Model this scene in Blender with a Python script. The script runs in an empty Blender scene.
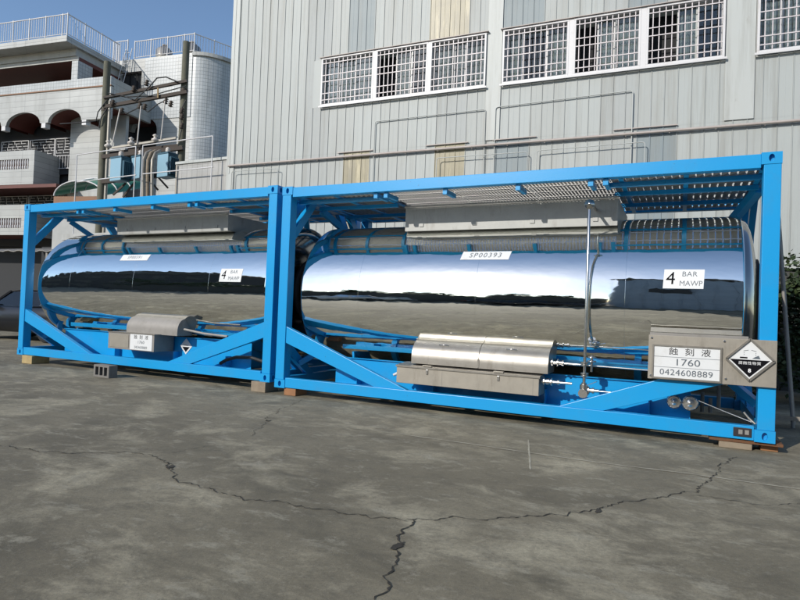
import bpy, math, random
from mathutils import Vector, Matrix
random.seed(7)
R = math.radians
scene = bpy.context.scene
COL = scene.collection

# ------------------------------------------------------------------ camera
CAM = Vector((5.1877, -6.7044, 1.2542)); YAW, PITCH, ROLL, FPX = .4507, .019, .0384, 578.745
_f = Vector((-math.sin(YAW)*math.cos(PITCH), math.cos(YAW)*math.cos(PITCH), math.sin(PITCH)))
_r0 = Vector((math.cos(YAW), math.sin(YAW), 0)); _u0 = _r0.cross(_f)
_r = _r0*math.cos(ROLL) + _u0*math.sin(ROLL); _u = -_r0*math.sin(ROLL) + _u0*math.cos(ROLL)
cd = bpy.data.cameras.new('camera'); cam = bpy.data.objects.new('camera', cd); COL.objects.link(cam)
cam.matrix_world = Matrix(((_r.x, _u.x, -_f.x, CAM.x), (_r.y, _u.y, -_f.y, CAM.y), (_r.z, _u.z, -_f.z, CAM.z), (0, 0, 0, 1)))
cd.sensor_width = 36; cd.lens = FPX/800*36; cd.clip_start = .05; cd.clip_end = 2000
scene.camera = cam
def ray(px, py): return (_f + _r*((px-400)/FPX) - _u*((py-300)/FPX)).normalized()
def on(px, py, o, n):                       # where the sight line meets a real plane of the place
    v = ray(px, py); o = Vector(o); n = Vector(n)
    return CAM + v*(((o-CAM).dot(n))/v.dot(n))
def onY(px, py, Y): return on(px, py, (0, Y, 0), (0, 1, 0))
def onZ(px, py, Z=0): return on(px, py, (0, 0, Z), (0, 0, 1))

# ------------------------------------------------------------------ sky, sun, exposure
SUN = Vector((-.38, -.925, 0)).normalized(); EL = R(28.5)
w = bpy.data.worlds.new("World"); scene.world = w; w.use_nodes = True
nt = w.node_tree; nt.nodes.clear()
sky = nt.nodes.new('ShaderNodeTexSky'); sky.sky_type = 'NISHITA'; sky.sun_disc = False
sky.sun_elevation = EL; sky.sun_rotation = math.atan2(SUN.x, SUN.y) % (2*math.pi)
sky.air_density = 1.0; sky.dust_density = .45; sky.ozone_density = 2.7; sky.altitude = 0
bg = nt.nodes.new('ShaderNodeBackground'); bg.inputs[1].default_value = .142
wo = nt.nodes.new('ShaderNodeOutputWorld')
nt.links.new(sky.outputs[0], bg.inputs[0]); nt.links.new(bg.outputs[0], wo.inputs[0])
ld = bpy.data.lights.new('sun', 'SUN'); ld.energy = 3.5; ld.angle = R(.5); ld.color = (1, .955, .88)
lo = bpy.data.objects.new('sun', ld); COL.objects.link(lo)
sv = Vector((SUN.x*math.cos(EL), SUN.y*math.cos(EL), math.sin(EL)))
lo.rotation_euler = sv.to_track_quat('Z', 'Y').to_euler(); lo.location = (-20, -20, 30)
vs = scene.view_settings; vs.view_transform = 'Standard'; vs.look = 'None'; vs.exposure = .20; vs.gamma = 1
scene.cycles.max_bounces = 8; scene.cycles.glossy_bounces = 6; scene.cycles.transparent_max_bounces = 12

# ------------------------------------------------------------------ materials
M = {}
def mat(name, base, rough=.6, metal=0, noise=None, bump=None, spec=.5, coat=0):
    """noise=(scale, strength, second colour) ; bump=(scale, strength)"""
    m = bpy.data.materials.new(name); m.use_nodes = True; t = m.node_tree
    b = t.nodes['Principled BSDF']
    b.inputs['Base Color'].default_value = (*base, 1); b.inputs['Roughness'].default_value = rough
    b.inputs['Metallic'].default_value = metal; b.inputs['Specular IOR Level'].default_value = spec
    b.inputs['Coat Weight'].default_value = coat
    tc = t.nodes.new('ShaderNodeTexCoord')
    if noise:
        n = t.nodes.new('ShaderNodeTexNoise'); n.inputs['Scale'].default_value = noise[0]; n.inputs['Detail'].default_value = 8
        n.inputs['Roughness'].default_value = .65
        mr = t.nodes.new('ShaderNodeMapRange'); mr.inputs[1].default_value = .38; mr.inputs[2].default_value = .68
        mr.inputs[3].default_value = 0; mr.inputs[4].default_value = noise[1]
        mx = t.nodes.new('ShaderNodeMix'); mx.data_type = 'RGBA'
        mx.inputs[6].default_value = (*base, 1); mx.inputs[7].default_value = (*noise[2], 1)
        t.links.new(tc.outputs['Object'], n.inputs['Vector']); t.links.new(n.outputs[0], mr.inputs[0])
        t.links.new(mr.outputs[0], mx.inputs[0]); t.links.new(mx.outputs[2], b.inputs['Base Color'])
    if bump:
        n2 = t.nodes.new('ShaderNodeTexNoise'); n2.inputs['Scale'].default_value = bump[0]; n2.inputs['Detail'].default_value = 6
        bp = t.nodes.new('ShaderNodeBump'); bp.inputs['Strength'].default_value = bump[1]; bp.inputs['Distance'].default_value = .01
        t.links.new(tc.outputs['Object'], n2.inputs['Vector']); t.links.new(n2.outputs[0], bp.inputs['Height'])
        t.links.new(bp.outputs[0], b.inputs['Normal'])
    M[name] = m; return m
mat('blue_paint', (.006, .285, .62), .32, 0, (3.5, .4, (.010, .29, .58)), (60, .05), .5)
mat('steel_mirror', (.86, .865, .82), .012, 1)
mat('steel_dish', (.30, .30, .30), .12, 1, None, (3, .25))
mat('steel_satin', (.33, .31, .275), .40, .75, (5, .6, (.23, .21, .18)), (40, .04))
mat('steel_pale', (.35, .32, .27), .48, .45, (6, .5, (.26, .24, .205)), (30, .03))
mat('steel_dull', (.27, .255, .235), .62, .35, (8, .4, (.2, .19, .175)))
mat('steel_pipe', (.62, .6, .57), .24, 1)
mat('galvanised', (.42, .41, .39), .45, .6, (14, .5, (.3, .29, .27)))
mat('tray_steel', (.34, .34, .325), .55, .4, (5, .5, (.26, .26, .25)), (30, .03))
mat('cladding', (.36, .38, .365), .55, 0, (1.3, .6, (.345, .36, .345)), (2.0, .12))
mat('cladding_alt', (.345, .36, .345), .55, 0, (1.7, .6, (.325, .34, .32)), (2.0, .12))
mat('cladding_worn', (.345, .36, .35), .6, 0, (.9, .7, (.315, .33, .315)), (2.0, .12))
mat('cladding_grey', (.20, .235, .245), .55, 0, (1.5, .4, (.27, .30, .30)))
mat('cladding_yellow', (.25, .215, .12), .45, 0, (1.2, .7, (.15, .13, .085)), (1.5, .3), .6)
mat('trim_pale', (.42, .435, .415), .5, 0, (2, .4, (.40, .41, .38)))
mat('white_paint', (.58, .565, .56), .45)
mat('grille_white', (.56, .51, .51), .45, 0, (5, .4, (.6, .54, .53)))
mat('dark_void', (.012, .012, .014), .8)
mat('curtain', (.50, .48, .46), .8, 0, (4, .6, (.3, .29, .28)))
mat('rust_pipe', (.36, .31, .28), .6, .1, (6, .6, (.44, .40, .37)))
mat('wood_pale', (.42, .32, .15), .8, 0, (7, .7, (.28, .2, .09)))
mat('wood_brown', (.30, .14, .06), .8, 0, (7, .7, (.2, .1, .05)))
mat('wood_grey', (.26, .21, .15), .85, 0, (8, .7, (.17, .13, .09)))
mat('rust', (.16, .07, .03), .8, .2, (20, .7, (.08, .05, .03)))
mat('block_grey', (.19, .18, .165), .95, 0, (22, .6, (.13, .125, .115)), (120, .6))
mat('sticker_white', (.66, .67, .67), .4)
mat('ink', (.006, .006, .008), .8, 0, None, None, .08)
mat('ink_grey', (.09, .11, .13), .5)
mat('ink_white', (.75, .75, .75), .5)
mat('black_rubber', (.015, .015, .016), .45)
mat('pole_concrete', (.13, .125, .09), .9, 0, (5, .6, (.085, .085, .06)))
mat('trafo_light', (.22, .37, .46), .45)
mat('trafo_dark', (.02, .075, .11), .5)  # dark teal, also carries the painted shade of the transformers' right faces
mat('crossarm', (.06, .045, .035), .7, .2)
mat('porcelain', (.55, .5, .45), .25)
mat('wire', (.02, .02, .02), .6)
mat('maroon', (.12, .028, .018), .6, 0, (2, .5, (.08, .02, .015)))
mat('slab_grey', (.42, .42, .40), .8, 0, (2, .5, (.32, .32, .30)))
mat('awning_green', (.03, .20, .12), .3)
mat('brick_brown', (.28, .16, .10), .9, 0, (6, .5, (.2, .12, .08)))
mat('hall_paint', (.22, .27, .33), .6, 0, (1, .4, (.12, .15, .2)))
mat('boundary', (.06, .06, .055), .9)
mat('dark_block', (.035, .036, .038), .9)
mat('car_paint', (.008, .009, .012), .3, 0, None, None, .4, .2)
mat('tyre', (.02, .02, .02), .85)
mat('gold', (.25, .15, .04), .5)
mat('plate_dark', (.05, .045, .05), .4, .5)
def leafmat(name, a, b2):
    m = mat(name, a, .55); t = m.node_tree; b = t.nodes['Principled BSDF']
    oi = t.nodes.new('ShaderNodeNewGeometry'); mx = t.nodes.new('ShaderNodeMix'); mx.data_type = 'RGBA'
    mx.inputs[6].default_value = (*a, 1); mx.inputs[7].default_value = (*b2, 1)
    t.links.new(oi.outputs['Random Per Island'], mx.inputs[0]); t.links.new(mx.outputs[2], b.inputs['Base Color'])
leafmat('leaf', (.018, .035, .012), (.06, .085, .03))
def glassmat():
    m = bpy.data.materials.new('window_glass'); m.use_nodes = True; t = m.node_tree; t.nodes.clear()
    o = t.nodes.new('ShaderNodeOutputMaterial'); tr = t.nodes.new('ShaderNodeBsdfTransparent'); tr.inputs[0].default_value = (.75, .8, .8, 1)
    g = t.nodes.new('ShaderNodeBsdfGlossy'); g.inputs['Roughness'].default_value = .02
    fr = t.nodes.new('ShaderNodeFresnel'); fr.inputs[0].default_value = 1.6; mx = t.nodes.new('ShaderNodeMixShader')
    t.links.new(fr.outputs[0], mx.inputs[0]); t.links.new(tr.outputs[0], mx.inputs[1]); t.links.new(g.outputs[0], mx.inputs[2]); t.links.new(mx.outputs[0], o.inputs[0])
    M['window_glass'] = m
glassmat()
def mirror_waves():                          # slight dents of the polished sheet
    m = M['steel_mirror']; t = m.node_tree; b = t.nodes['Principled BSDF']
    tc = t.nodes.new('ShaderNodeTexCoord'); mp = t.nodes.new('ShaderNodeMapping'); mp.inputs['Scale'].default_value = (1.3, 3.2, 3.2)
    n = t.nodes.new('ShaderNodeTexNoise'); n.inputs['Scale'].default_value = .9; n.inputs['Detail'].default_value = 3.5
    nr = t.nodes.new('ShaderNodeTexNoise'); nr.inputs['Scale'].default_value = 2.2; nr.inputs['Detail'].default_value = 8; rr = t.nodes.new('ShaderNodeMapRange'); rr.inputs[1].default_value = .4; rr.inputs[2].default_value = .75; rr.inputs[3].default_value = .012; rr.inputs[4].default_value = .07
    t.links.new(tc.outputs['Object'], nr.inputs['Vector']); t.links.new(nr.outputs[0], rr.inputs[0]); t.links.new(rr.outputs[0], b.inputs['Roughness'])
    bp = t.nodes.new('ShaderNodeBump'); bp.inputs['Strength'].default_value = .62; bp.inputs['Distance'].default_value = .010
    t.links.new(tc.outputs['Object'], mp.inputs[0]); t.links.new(mp.outputs[0], n.inputs['Vector']); t.links.new(n.outputs[0], bp.inputs['Height']); t.links.new(bp.outputs[0], b.inputs['Normal'])
mirror_waves()
def tilemat(name, base, joint, sx, sz, joint_w=.05):
    m = mat(name, base, .35); t = m.node_tree; b = t.nodes['Principled BSDF']
    tc = t.nodes.new('ShaderNodeTexCoord'); sp = t.nodes.new('ShaderNodeSeparateXYZ'); ad = t.nodes.new('ShaderNodeMath'); cb = t.nodes.new('ShaderNodeCombineXYZ')
    t.links.new(tc.outputs['Object'], sp.inputs[0]); t.links.new(sp.outputs[0], ad.inputs[0]); t.links.new(sp.outputs[1], ad.inputs[1])
    t.links.new(ad.outputs[0], cb.inputs[0]); t.links.new(sp.outputs[2], cb.inputs[1])
    br = t.nodes.new('ShaderNodeTexBrick'); br.offset = 0; br.inputs['Scale'].default_value = 1
    br.inputs['Brick Width'].default_value = sx; br.inputs['Row Height'].default_value = sz; br.inputs['Mortar Size'].default_value = joint_w*.2
    br.inputs['Color1'].default_value = (*base, 1); br.inputs['Color2'].default_value = (*[c*.9 for c in base], 1); br.inputs['Mortar'].default_value = (*joint, 1)
    n = t.nodes.new('ShaderNodeTexNoise'); n.inputs['Scale'].default_value = .7; n.inputs['Detail'].default_value = 6
    mx = t.nodes.new('ShaderNodeMix'); mx.data_type = 'RGBA'; mx.blend_type = 'MULTIPLY'; mx.inputs[0].default_value = .45
    t.links.new(tc.outputs['Object'], n.inputs['Vector']); t.links.new(n.outputs[0], mx.inputs[7])
    t.links.new(cb.outputs[0], br.inputs['Vector']); t.links.new(br.outputs[0], mx.inputs[6]); t.links.new(mx.outputs[2], b.inputs['Base Color'])
    bp = t.nodes.new('ShaderNodeBump'); bp.inputs['Strength'].default_value = .3; bp.inputs['Distance'].default_value = .01; bp.invert = True
    t.links.new(br.outputs['Fac'], bp.inputs['Height']); t.links.new(bp.outputs[0], b.inputs['Normal'])
tilemat('tile_rows', (.54, .54, .51), (.28, .28, .27), 3.1, .30)
tilemat('tile_grid', (.54, .56, .56), (.26, .28, .28), .19, .20)
tilemat('tile_near', (.50, .49, .46), (.30, .29, .27), .21, .42, .045)
def groundmat():
    m = mat('concrete_yard', (.1, .1, .09), .85); t = m.node_tree; b = t.nodes['Principled BSDF']
    tc = t.nodes.new('ShaderNodeTexCoord')
    def noise(sc, det, rgh=.6, stretch=(1, 1, 1), dist=0):
        mp = t.nodes.new('ShaderNodeMapping'); mp.inputs['Scale'].default_value = stretch; mp.inputs['Rotation'].default_value = (0, 0, R(-20))
        n = t.nodes.new('ShaderNodeTexNoise'); n.inputs['Scale'].default_value = sc; n.inputs['Detail'].default_value = det; n.inputs['Roughness'].default_value = rgh
        n.inputs['Distortion'].default_value = dist
        t.links.new(tc.outputs['Object'], mp.inputs[0]); t.links.new(mp.outputs[0], n.inputs['Vector']); return n.outputs[0]
    def mr(x, a, c, lo_, hi):
        k = t.nodes.new('ShaderNodeMapRange'); k.inputs[1].default_value = a; k.inputs[2].default_value = c; k.inputs[3].default_value = lo_; k.inputs[4].default_value = hi
        t.links.new(x, k.inputs[0]); return k.outputs[0]
    def mix(fac, a, c):
        k = t.nodes.new('ShaderNodeMix'); k.data_type = 'RGBA'
        t.links.new(fac, k.inputs[0])
        for s, v in ((6, a), (7, c)):
            if isinstance(v, tuple): k.inputs[s].default_value = (*v, 1)
            else: t.links.new(v, k.inputs[s])
        return k.outputs[2]
    def mul(a, c):
        k = t.nodes.new('ShaderNodeMath'); k.operation = 'MULTIPLY'; t.links.new(a, k.inputs[0])
        if isinstance(c, float): k.inputs[1].default_value = c
        else: t.links.new(c, k.inputs[1])
        return k.outputs[0]
    c1 = mix(mr(noise(.45, 6), .35, .65, 0, 1), (.135, .114, .073), (.24, .208, .140))
    patch = mr(noise(1.15, 9, .70, (1, 1.2, 1), .5), .50, .66, 0, 1)
    c2 = mix(mul(patch, .9), c1, (.42, .375, .265))
    dark = mr(noise(.8, 5, .6, (1, 1.4, 1), .6), .54, .70, 0, .7)
    c3 = mix(dark, c2, (.068, .058, .035))
    mid = mr(noise(4.2, 8, .78, (1, 1.5, 1), .5), .48, .64, 0, .55)
    c3 = mix(mid, c3, (.088, .076, .052))
    mid2 = mr(noise(2.3, 8, .75, (1, 1.8, 1), .3), .55, .64, 0, .75)
    c3 = mix(mid2, c3, (.34, .31, .23))
    fine = mr(noise(38, 6, .7), .35, .7, 0, .45)
    c4 = mix(fine, c3, (.085, .076, .055))
    spk = mr(noise(9, 4, .7), .60, .74, 0, .55)
    c5 = mix(spk, c4, (.31, .28, .21))
    grit = mr(noise(160, 3, .6), .6, .7, 0, .4); c5 = mix(grit, c5, (.42, .39, .31)); grit2 = mr(noise(110, 3, .6), .58, .7, 0, .5); c5 = mix(grit2, c5, (.05, .045, .035))
    t.links.new(c5, b.inputs['Base Color'])
    rr = mr(patch, 0, 1, .78, .9); t.links.new(rr, b.inputs['Roughness'])
    bp = t.nodes.new('ShaderNodeBump'); bp.inputs['Strength'].default_value = .35; bp.inputs['Distance'].default_value = .008
    t.links.new(noise(55, 8, .75), bp.inputs['Height'])
    bp2 = t.nodes.new('ShaderNodeBump'); bp2.inputs['Strength'].default_value = .3; bp2.inputs['Distance'].default_value = .03
    t.links.new(noise(3, 5), bp2.inputs['Height']); t.links.new(bp.outputs[0], bp2.inputs['Normal']); t.links.new(bp2.outputs[0], b.inputs['Normal'])
groundmat()
mat('crack_dark', (.022, .019, .014), .95, 0, (14, .7, (.07, .06, .045)))
mat('joint_pale', (.40, .37, .29), .9, 0, (5, .9, (.22, .195, .14)))

def weather(name, col, stretch, scale, lo_, hi, amt, det=6):
    m = M[name]; t = m.node_tree; b = t.nodes['Principled BSDF']; inp = b.inputs['Base Color']
    tc = t.nodes.new('ShaderNodeTexCoord'); mp = t.nodes.new('ShaderNodeMapping'); mp.inputs['Scale'].default_value = stretch
    gp = t.nodes.new('ShaderNodeNewGeometry')
    n = t.nodes.new('ShaderNodeTexNoise'); n.inputs['Scale'].default_value = scale; n.inputs['Detail'].default_value = det; n.inputs['Roughness'].default_value = .7
    mr = t.nodes.new('ShaderNodeMapRange'); mr.inputs[1].default_value = lo_; mr.inputs[2].default_value = hi; mr.inputs[4].default_value = amt
    mx = t.nodes.new('ShaderNodeMix'); mx.data_type = 'RGBA'; mx.inputs[7].default_value = (*col, 1)
    t.links.new(gp.outputs['Position'], mp.inputs[0]); t.links.new(mp.outputs[0], n.inputs['Vector']); t.links.new(n.outputs[0], mr.inputs[0]); t.links.new(mr.outputs[0], mx.inputs[0])
    if inp.links: t.links.new(inp.links[0].from_socket, mx.inputs[6])
    else: mx.inputs[6].default_value = inp.default_value
    t.links.new(mx.outputs[2], inp)
for nm in ('cladding', 'cladding_alt', 'cladding_worn', 'cladding_yellow', 'cladding_grey', 'trim_pale'):
    weather(nm, (.20, .19, .16), (3.2, 3.2, .16), 1.6, .50, .74, .55)          # rain streaks
    weather(nm, (.16, .10, .06), (1, 1, .35), 3.1, .66, .80, .5)               # rust bloom
weather('cladding_yellow', (.52, .45, .28), (5, 5, .5), 1.5, .52, .66, .55)
for nm in ('tile_rows', 'tile_grid', 'tile_near', 'slab_grey'): weather(nm, (.20, .195, .17), (1.6, 1.6, .22), 1.0, .52, .76, .6)
weather('blue_paint', (.05, .045, .035), (1, 1, 1), 26, .70, .76, .8, 3)       # chips
weather('blue_paint', (.07, .22, .38), (1, 1, 1), 2.2, .52, .78, .3)          # dust film
weather('blue_paint', (.10, .06, .035), (1, 1, 1.5), 7, .69, .78, .6)          # rust specks
for nm in ('steel_pale', 'steel_satin', 'tray_steel', 'steel_dull'): weather(nm, (.14, .12, .09), (2.5, 2.5, .6), 3, .54, .78, .6)
weather('sticker_white', (.45, .43, .38), (1, 1, 1), 6, .52, .75, .4)
weather('white_paint', (.35, .29, .24), (2, 2, .5), 4, .56, .78, .5)
weather('grille_white', (.35, .25, .2), (2, 2, .5), 5, .54, .76, .5)
# ------------------------------------------------------------------ mesh tools
class MB:
    def __init__(s): s.v = []; s.f = []; s.smooth = []
    def add(s, vs_, fs, smooth=False):
        o = len(s.v); s.v += [tuple(p) for p in vs_]; s.f += [tuple(i+o for i in f) for f in fs]; s.smooth += [smooth]*len(fs)
    def box(s, x0, x1, y0, y1, z0, z1):
        s.add([(x0,y0,z0),(x1,y0,z0),(x1,y1,z0),(x0,y1,z0),(x0,y0,z1),(x1,y0,z1),(x1,y1,z1),(x0,y1,z1)],
              [(0,3,2,1),(4,5,6,7),(0,1,5,4),(1,2,6,5),(2,3,7,6),(3,0,4,7)]); return s
    def prism(s, pts, axis, a, b):            # pts 2D, counter-clockwise seen against the axis; extruded from a to b along it
        def P(p, t): return {'x': (t, p[0], p[1]), 'y': (p[0], t, p[1]), 'z': (p[0], p[1], t)}[axis]
        n = len(pts); vs_ = [P(p, a) for p in pts] + [P(p, b) for p in pts]
        fs = [tuple(range(n-1, -1, -1)), tuple(range(n, 2*n))] + [(i, (i+1) % n, n+(i+1) % n, n+i) for i in range(n)]
        area = sum(pts[i][0]*pts[(i+1) % n][1]-pts[(i+1) % n][0]*pts[i][1] for i in range(n))
        flip = (area < 0) != (axis == 'y')
        if flip: fs = [tuple(reversed(f)) for f in fs]
        s.add(vs_, fs); return s
    def tube(s, path, r, n=8, cap=True, smooth=True):
        path = [Vector(p) for p in path]; rs = r if isinstance(r, (list, tuple)) else [r]*len(path); rings = []
        prev = None
        for i, p in enumerate(path):
            d = (path[min(i+1, len(path)-1)]-path[max(i-1, 0)]).normalized()
            if prev is None: a = d.orthogonal().normalized()
            else: a = (prev - d*prev.dot(d)).normalized()
            prev = a; b = d.cross(a)
            rings.append([p+(a*math.cos(2*math.pi*k/n)+b*math.sin(2*math.pi*k/n))*rs[i] for k in range(n)])
        vs_ = [q for g in rings for q in g]; fs = []
        for i in range(len(path)-1):
            for k in range(n): fs.append((i*n+k, i*n+(k+1) % n, (i+1)*n+(k+1) % n, (i+1)*n+k))
        s.add(vs_, fs, smooth)
        if cap: s.add(rings[0], [tuple(range(n-1, -1, -1))]); s.add(rings[-1], [tuple(range(n))])
        return s
    def bar(s, p, q, w_, h_, up=(0, 0, 1)):    # rectangular bar between two points
        p, q = Vector(p), Vector(q); d = (q-p).normalized(); u = Vector(up); sd = d.cross(u).normalized(); u = sd.cross(d)
        c = [sd*a*w_/2+u*b*h_/2 for a, b in ((-1,-1),(1,-1),(1,1),(-1,1))]
        s.add([p+k for k in c]+[q+k for k in c], [(3,2,1,0),(4,5,6,7),(0,1,5,4),(1,2,6,5),(2,3,7,6),(3,0,4,7)][:]); return s
    def lathe(s, prof, o, axis, n=24, smooth=True):   # prof: (distance along axis, radius)
        o = Vector(o); ax = Vector(axis).normalized(); a = ax.orthogonal().normalized(); b = ax.cross(a)
        vs_ = []; fs = []
        for (t_, r_) in prof: vs_ += [o+ax*t_+(a*math.cos(2*math.pi*k/n)+b*math.sin(2*math.pi*k/n))*r_ for k in range(n)]
        for i in range(len(prof)-1):
            for k in range(n): fs.append((i*n+k, i*n+(k+1) % n, (i+1)*n+(k+1) % n, (i+1)*n+k))
        s.add(vs_, fs, smooth)
        if prof[0][1] > 1e-4: s.add(vs_[:n], [tuple(range(n-1, -1, -1))])
        if prof[-1][1] > 1e-4: s.add(vs_[-n:], [tuple(range(n))])
        return s
    def mesh(s, name, m):
        me = bpy.data.meshes.new(name); me.from_pydata(s.v, [], s.f); me.polygons.foreach_set('use_smooth', s.smooth)
        me.materials.append(M[m] if isinstance(m, str) else m); me.update(); return me
    def obj(s, name, m, parent=None, bevel=0, loc=(0, 0, 0)):
        o = bpy.data.objects.new(name, s.mesh(name, m)); COL.objects.link(o); o.parent = parent; o.location = loc
        if bevel:
            b = o.modifiers.new('bevel', 'BEVEL'); b.width = bevel; b.segments = 2; b.limit_method = 'ANGLE'; b.angle_limit = R(40)
        return o
def link(me, name, parent, loc=(0, 0, 0), rot=(0, 0, 0), scale=(1, 1, 1)):
    o = bpy.data.objects.new(name, me); COL.objects.link(o); o.parent = parent; o.location = loc; o.rotation_euler = rot; o.scale = scale; return o
def tag(o, label=None, cat=None, group=None, kind=None):
    if label: o['label'] = label
    if cat: o['category'] = cat
    if group: o['group'] = group
    if kind: o['kind'] = kind
    return o
def thing(name, label, cat, loc=(0, 0, 0), rz=0, group=None):
    o = bpy.data.objects.new(name, None); COL.objects.link(o); o.location = loc; o.rotation_euler = (0, 0, rz); o.empty_display_size = .2
    return tag(o, label, cat, group)
def textmesh(body, size, name='lettering', align='CENTER', sx=1.0, bold=0.0, spacing=1.0):
    c = bpy.data.curves.new(name, 'FONT'); c.body = body; c.size = size; c.align_x = align; c.align_y = 'CENTER'; c.resolution_u = 3
    c.offset = bold; c.space_character = spacing
    o = bpy.data.objects.new(name, c); COL.objects.link(o); bpy.context.view_layer.update()
    dg = bpy.context.evaluated_depsgraph_get(); me = bpy.data.meshes.new_from_object(o.evaluated_get(dg))
    bpy.data.objects.remove(o); 
    for v in me.vertices: v.co.x *= sx
    me.name = name; return me
def flat_text(body, size, parent, x, y, z, ink='ink', sx=1.0, bold=0.0, spacing=1.0, align='CENTER'):   # reads in the XZ plane facing -y
    me = textmesh(body, size, sx=sx, bold=bold, spacing=spacing, align=align)
    for v in me.vertices: v.co = (v.co.x, 0, v.co.y)
    me.materials.clear(); me.materials.append(M[ink])
    o = link(me, 'lettering', parent, (x, y, z)); o['kind'] = 'stuff' if ord(body[0]) > 255 else 'part'
    if o['kind'] == 'part': del o['kind']
    return o

# ------------------------------------------------------------------ ground
g = MB(); g.add([(-150, -150, 0), (150, -150, 0), (150, 150, 0), (-150, 150, 0)], [(0, 1, 2, 3)])
tag(g.obj('ground', 'concrete_yard'), kind='structure')
def strip(pts, wmin, wmax, name, m, z, jag=.012, step=.05):
    P = []
    for (a, b) in zip(pts[:-1], pts[1:]):
        A, B = onZ(*a), onZ(*b); n = max(2, int((B-A).length/step))
        for i in range(n): P.append(A.lerp(B, i/n))
    P.append(onZ(*pts[-1])); vs_ = []; fs = []
    off = 0
    for i, p in enumerate(P):
        d = (P[min(i+1, len(P)-1)]-P[max(i-1, 0)]).normalized(); nrm = Vector((-d.y, d.x, 0))
        off = off*.8 + random.uniform(-jag, jag); ww = random.uniform(wmin, wmax)*(.4 if i in (0, len(P)-1) else 1)
        c = p+nrm*off; vs_ += [(c.x-nrm.x*ww/2, c.y-nrm.y*ww/2, z), (c.x+nrm.x*ww/2, c.y+nrm.y*ww/2, z)]
        if i: fs.append((2*i-2, 2*i, 2*i+1, 2*i-1))
    mb = MB(); mb.add(vs_, fs); return tag(mb.obj(name, m), kind='structure')
CR = [([(373, 602), (387, 575), (397, 555), (401, 540), (407, 520)], .003, .018),
      ([(407, 520), (440, 519), (490, 517), (565, 515), (595, 511), (625, 502), (655, 497), (680, 494), (695, 492), (704, 482), (712, 473), (730, 456)], .002, .013),
      ([(690, 495), (730, 501), (770, 506), (805, 504)], .001, .008),
      ([(-5, 446), (50, 452), (90, 454), (130, 452), (150, 455), (165, 464), (172, 470)], .002, .014),
      ([(168, 462), (172, 472), (172, 478), (200, 487), (245, 500), (295, 505), (345, 514), (375, 519), (407, 521)], .002, .014),
      ([(150, 453), (170, 453), (205, 446)], .001, .007),
      ([(250, 436), (262, 428), (268, 418), (280, 410), (300, 400)], .001, .009)]
for p, a, b in CR: strip(p, a, b, 'ground_crack', 'crack_dark', .004, .02, .022)
for q in ((171, 467), (398, 546), (598, 511), (268, 421)):
    c = onZ(*q); mb = MB(); n = 11; vs_ = [(c.x+math.cos(2*math.pi*k/n)*random.uniform(.008, .035), c.y+math.sin(2*math.pi*k/n)*random.uniform(.01, .08), .005) for k in range(n)]
    mb.add(vs_, [tuple(range(n))]); tag(mb.obj('ground_crack', 'crack_dark'), kind='structure')
strip([(398, 434), (470, 444), (530, 453), (600, 463), (690, 474), (760, 484), (810, 491)], .014, .03, 'ground_joint', 'joint_pale', .0035, .003)
strip([(528, 440), (531, 470)], .008, .02, 'ground_joint', 'joint_pale', .003, .003)
strip([(398, 434), (350, 428), (300, 423)], .006, .014, 'ground_joint', 'joint_pale', .0035, .003)

# ------------------------------------------------------------------ tank containers
CL, CW, CH = 6.058, 2.438, 2.87
TY, TZ, TR = 1.219, 1.36, 1.062
CGRP = 'blue framed tank containers standing end to end'
def casting(parent, x, y, z):
    """corner casting with oval pockets in its side and end faces"""
    w_, d_, h_ = .178, .162, .118; mb = MB()
    sx = 1 if x > 1 else -1; sy = 1 if y > 1 else -1
    x0 = x - (w_ if sx > 0 else 0); y0 = y - (d_ if sy > 0 else 0); x1, y1, z1 = x0+w_, y0+d_, z+h_
    # side face with a pocket
    def face(side):
        n = 16
        if side == 'y':
            yy = y1 if sy > 0 else y0; c = ((x0+x1)/2, (z+z1)/2); P = lambda a, b, t: (a, yy-sy*t, b); A = (x0, z, x1, z1)
        else:
            xx = x1 if sx > 0 else x0; c = ((y0+y1)/2, (z+z1)/2); P = lambda a, b, t: (xx-sx*t, a, b); A = (y0, z, y1, z1)
        outer = []; inner = []
        for k in range(n):
            t_ = 2*math.pi*(k+.5)/n; ca, sa = math.cos(t_), math.sin(t_)
            inner.append((c[0]+ca*.026, c[1]+sa*.040)); s_ = min(((A[2]-A[0])/2)/max(abs(ca), 1e-6), ((A[3]-A[1])/2)/max(abs(sa), 1e-6)); outer.append((c[0]+ca*s_, c[1]+sa*s_))
        vs_ = [P(*p, 0) for p in outer]+[P(*p, 0) for p in inner]+[P(*p, .05) for p in inner]
        fs = [(k, (k+1) % n, n+(k+1) % n, n+k) for k in range(n)]+[(n+k, n+(k+1) % n, 2*n+(k+1) % n, 2*n+k) for k in range(n)]+[tuple(range(2*n, 3*n))]
        # the four corner triangles
        cs = [(A[0], A[1]), (A[2], A[1]), (A[2], A[3]), (A[0], A[3])]; o = len(vs_); vs_ += [P(*q, 0) for q in cs]
        for ci, q in enumerate(cs):
            near = sorted(range(n), key=lambda k: (outer[k][0]-q[0])**2+(outer[k][1]-q[1])**2)[:2]
            fs.append((near[0], near[1], o+ci))
        mb.add(vs_, fs)
    face('y'); face('x')
    ya, xa = (y0 if sy > 0 else y1), (x0 if sx > 0 else x1)
    mb.add([(x0, ya, z), (x1, ya, z), (x1, ya, z1), (x0, ya, z1)], [(0, 1, 2, 3)])
    mb.add([(xa, y0, z), (xa, y1, z), (xa, y1, z1), (xa, y0, z1)], [(0, 1, 2, 3)])
    for zz in (z, z1): mb.add([(x0, y0, zz), (x1, y0, zz), (x1, y1, zz), (x0, y1, zz)], [(0, 1, 2, 3)])
    return mb.obj('corner_casting', 'blue_paint', parent)
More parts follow.
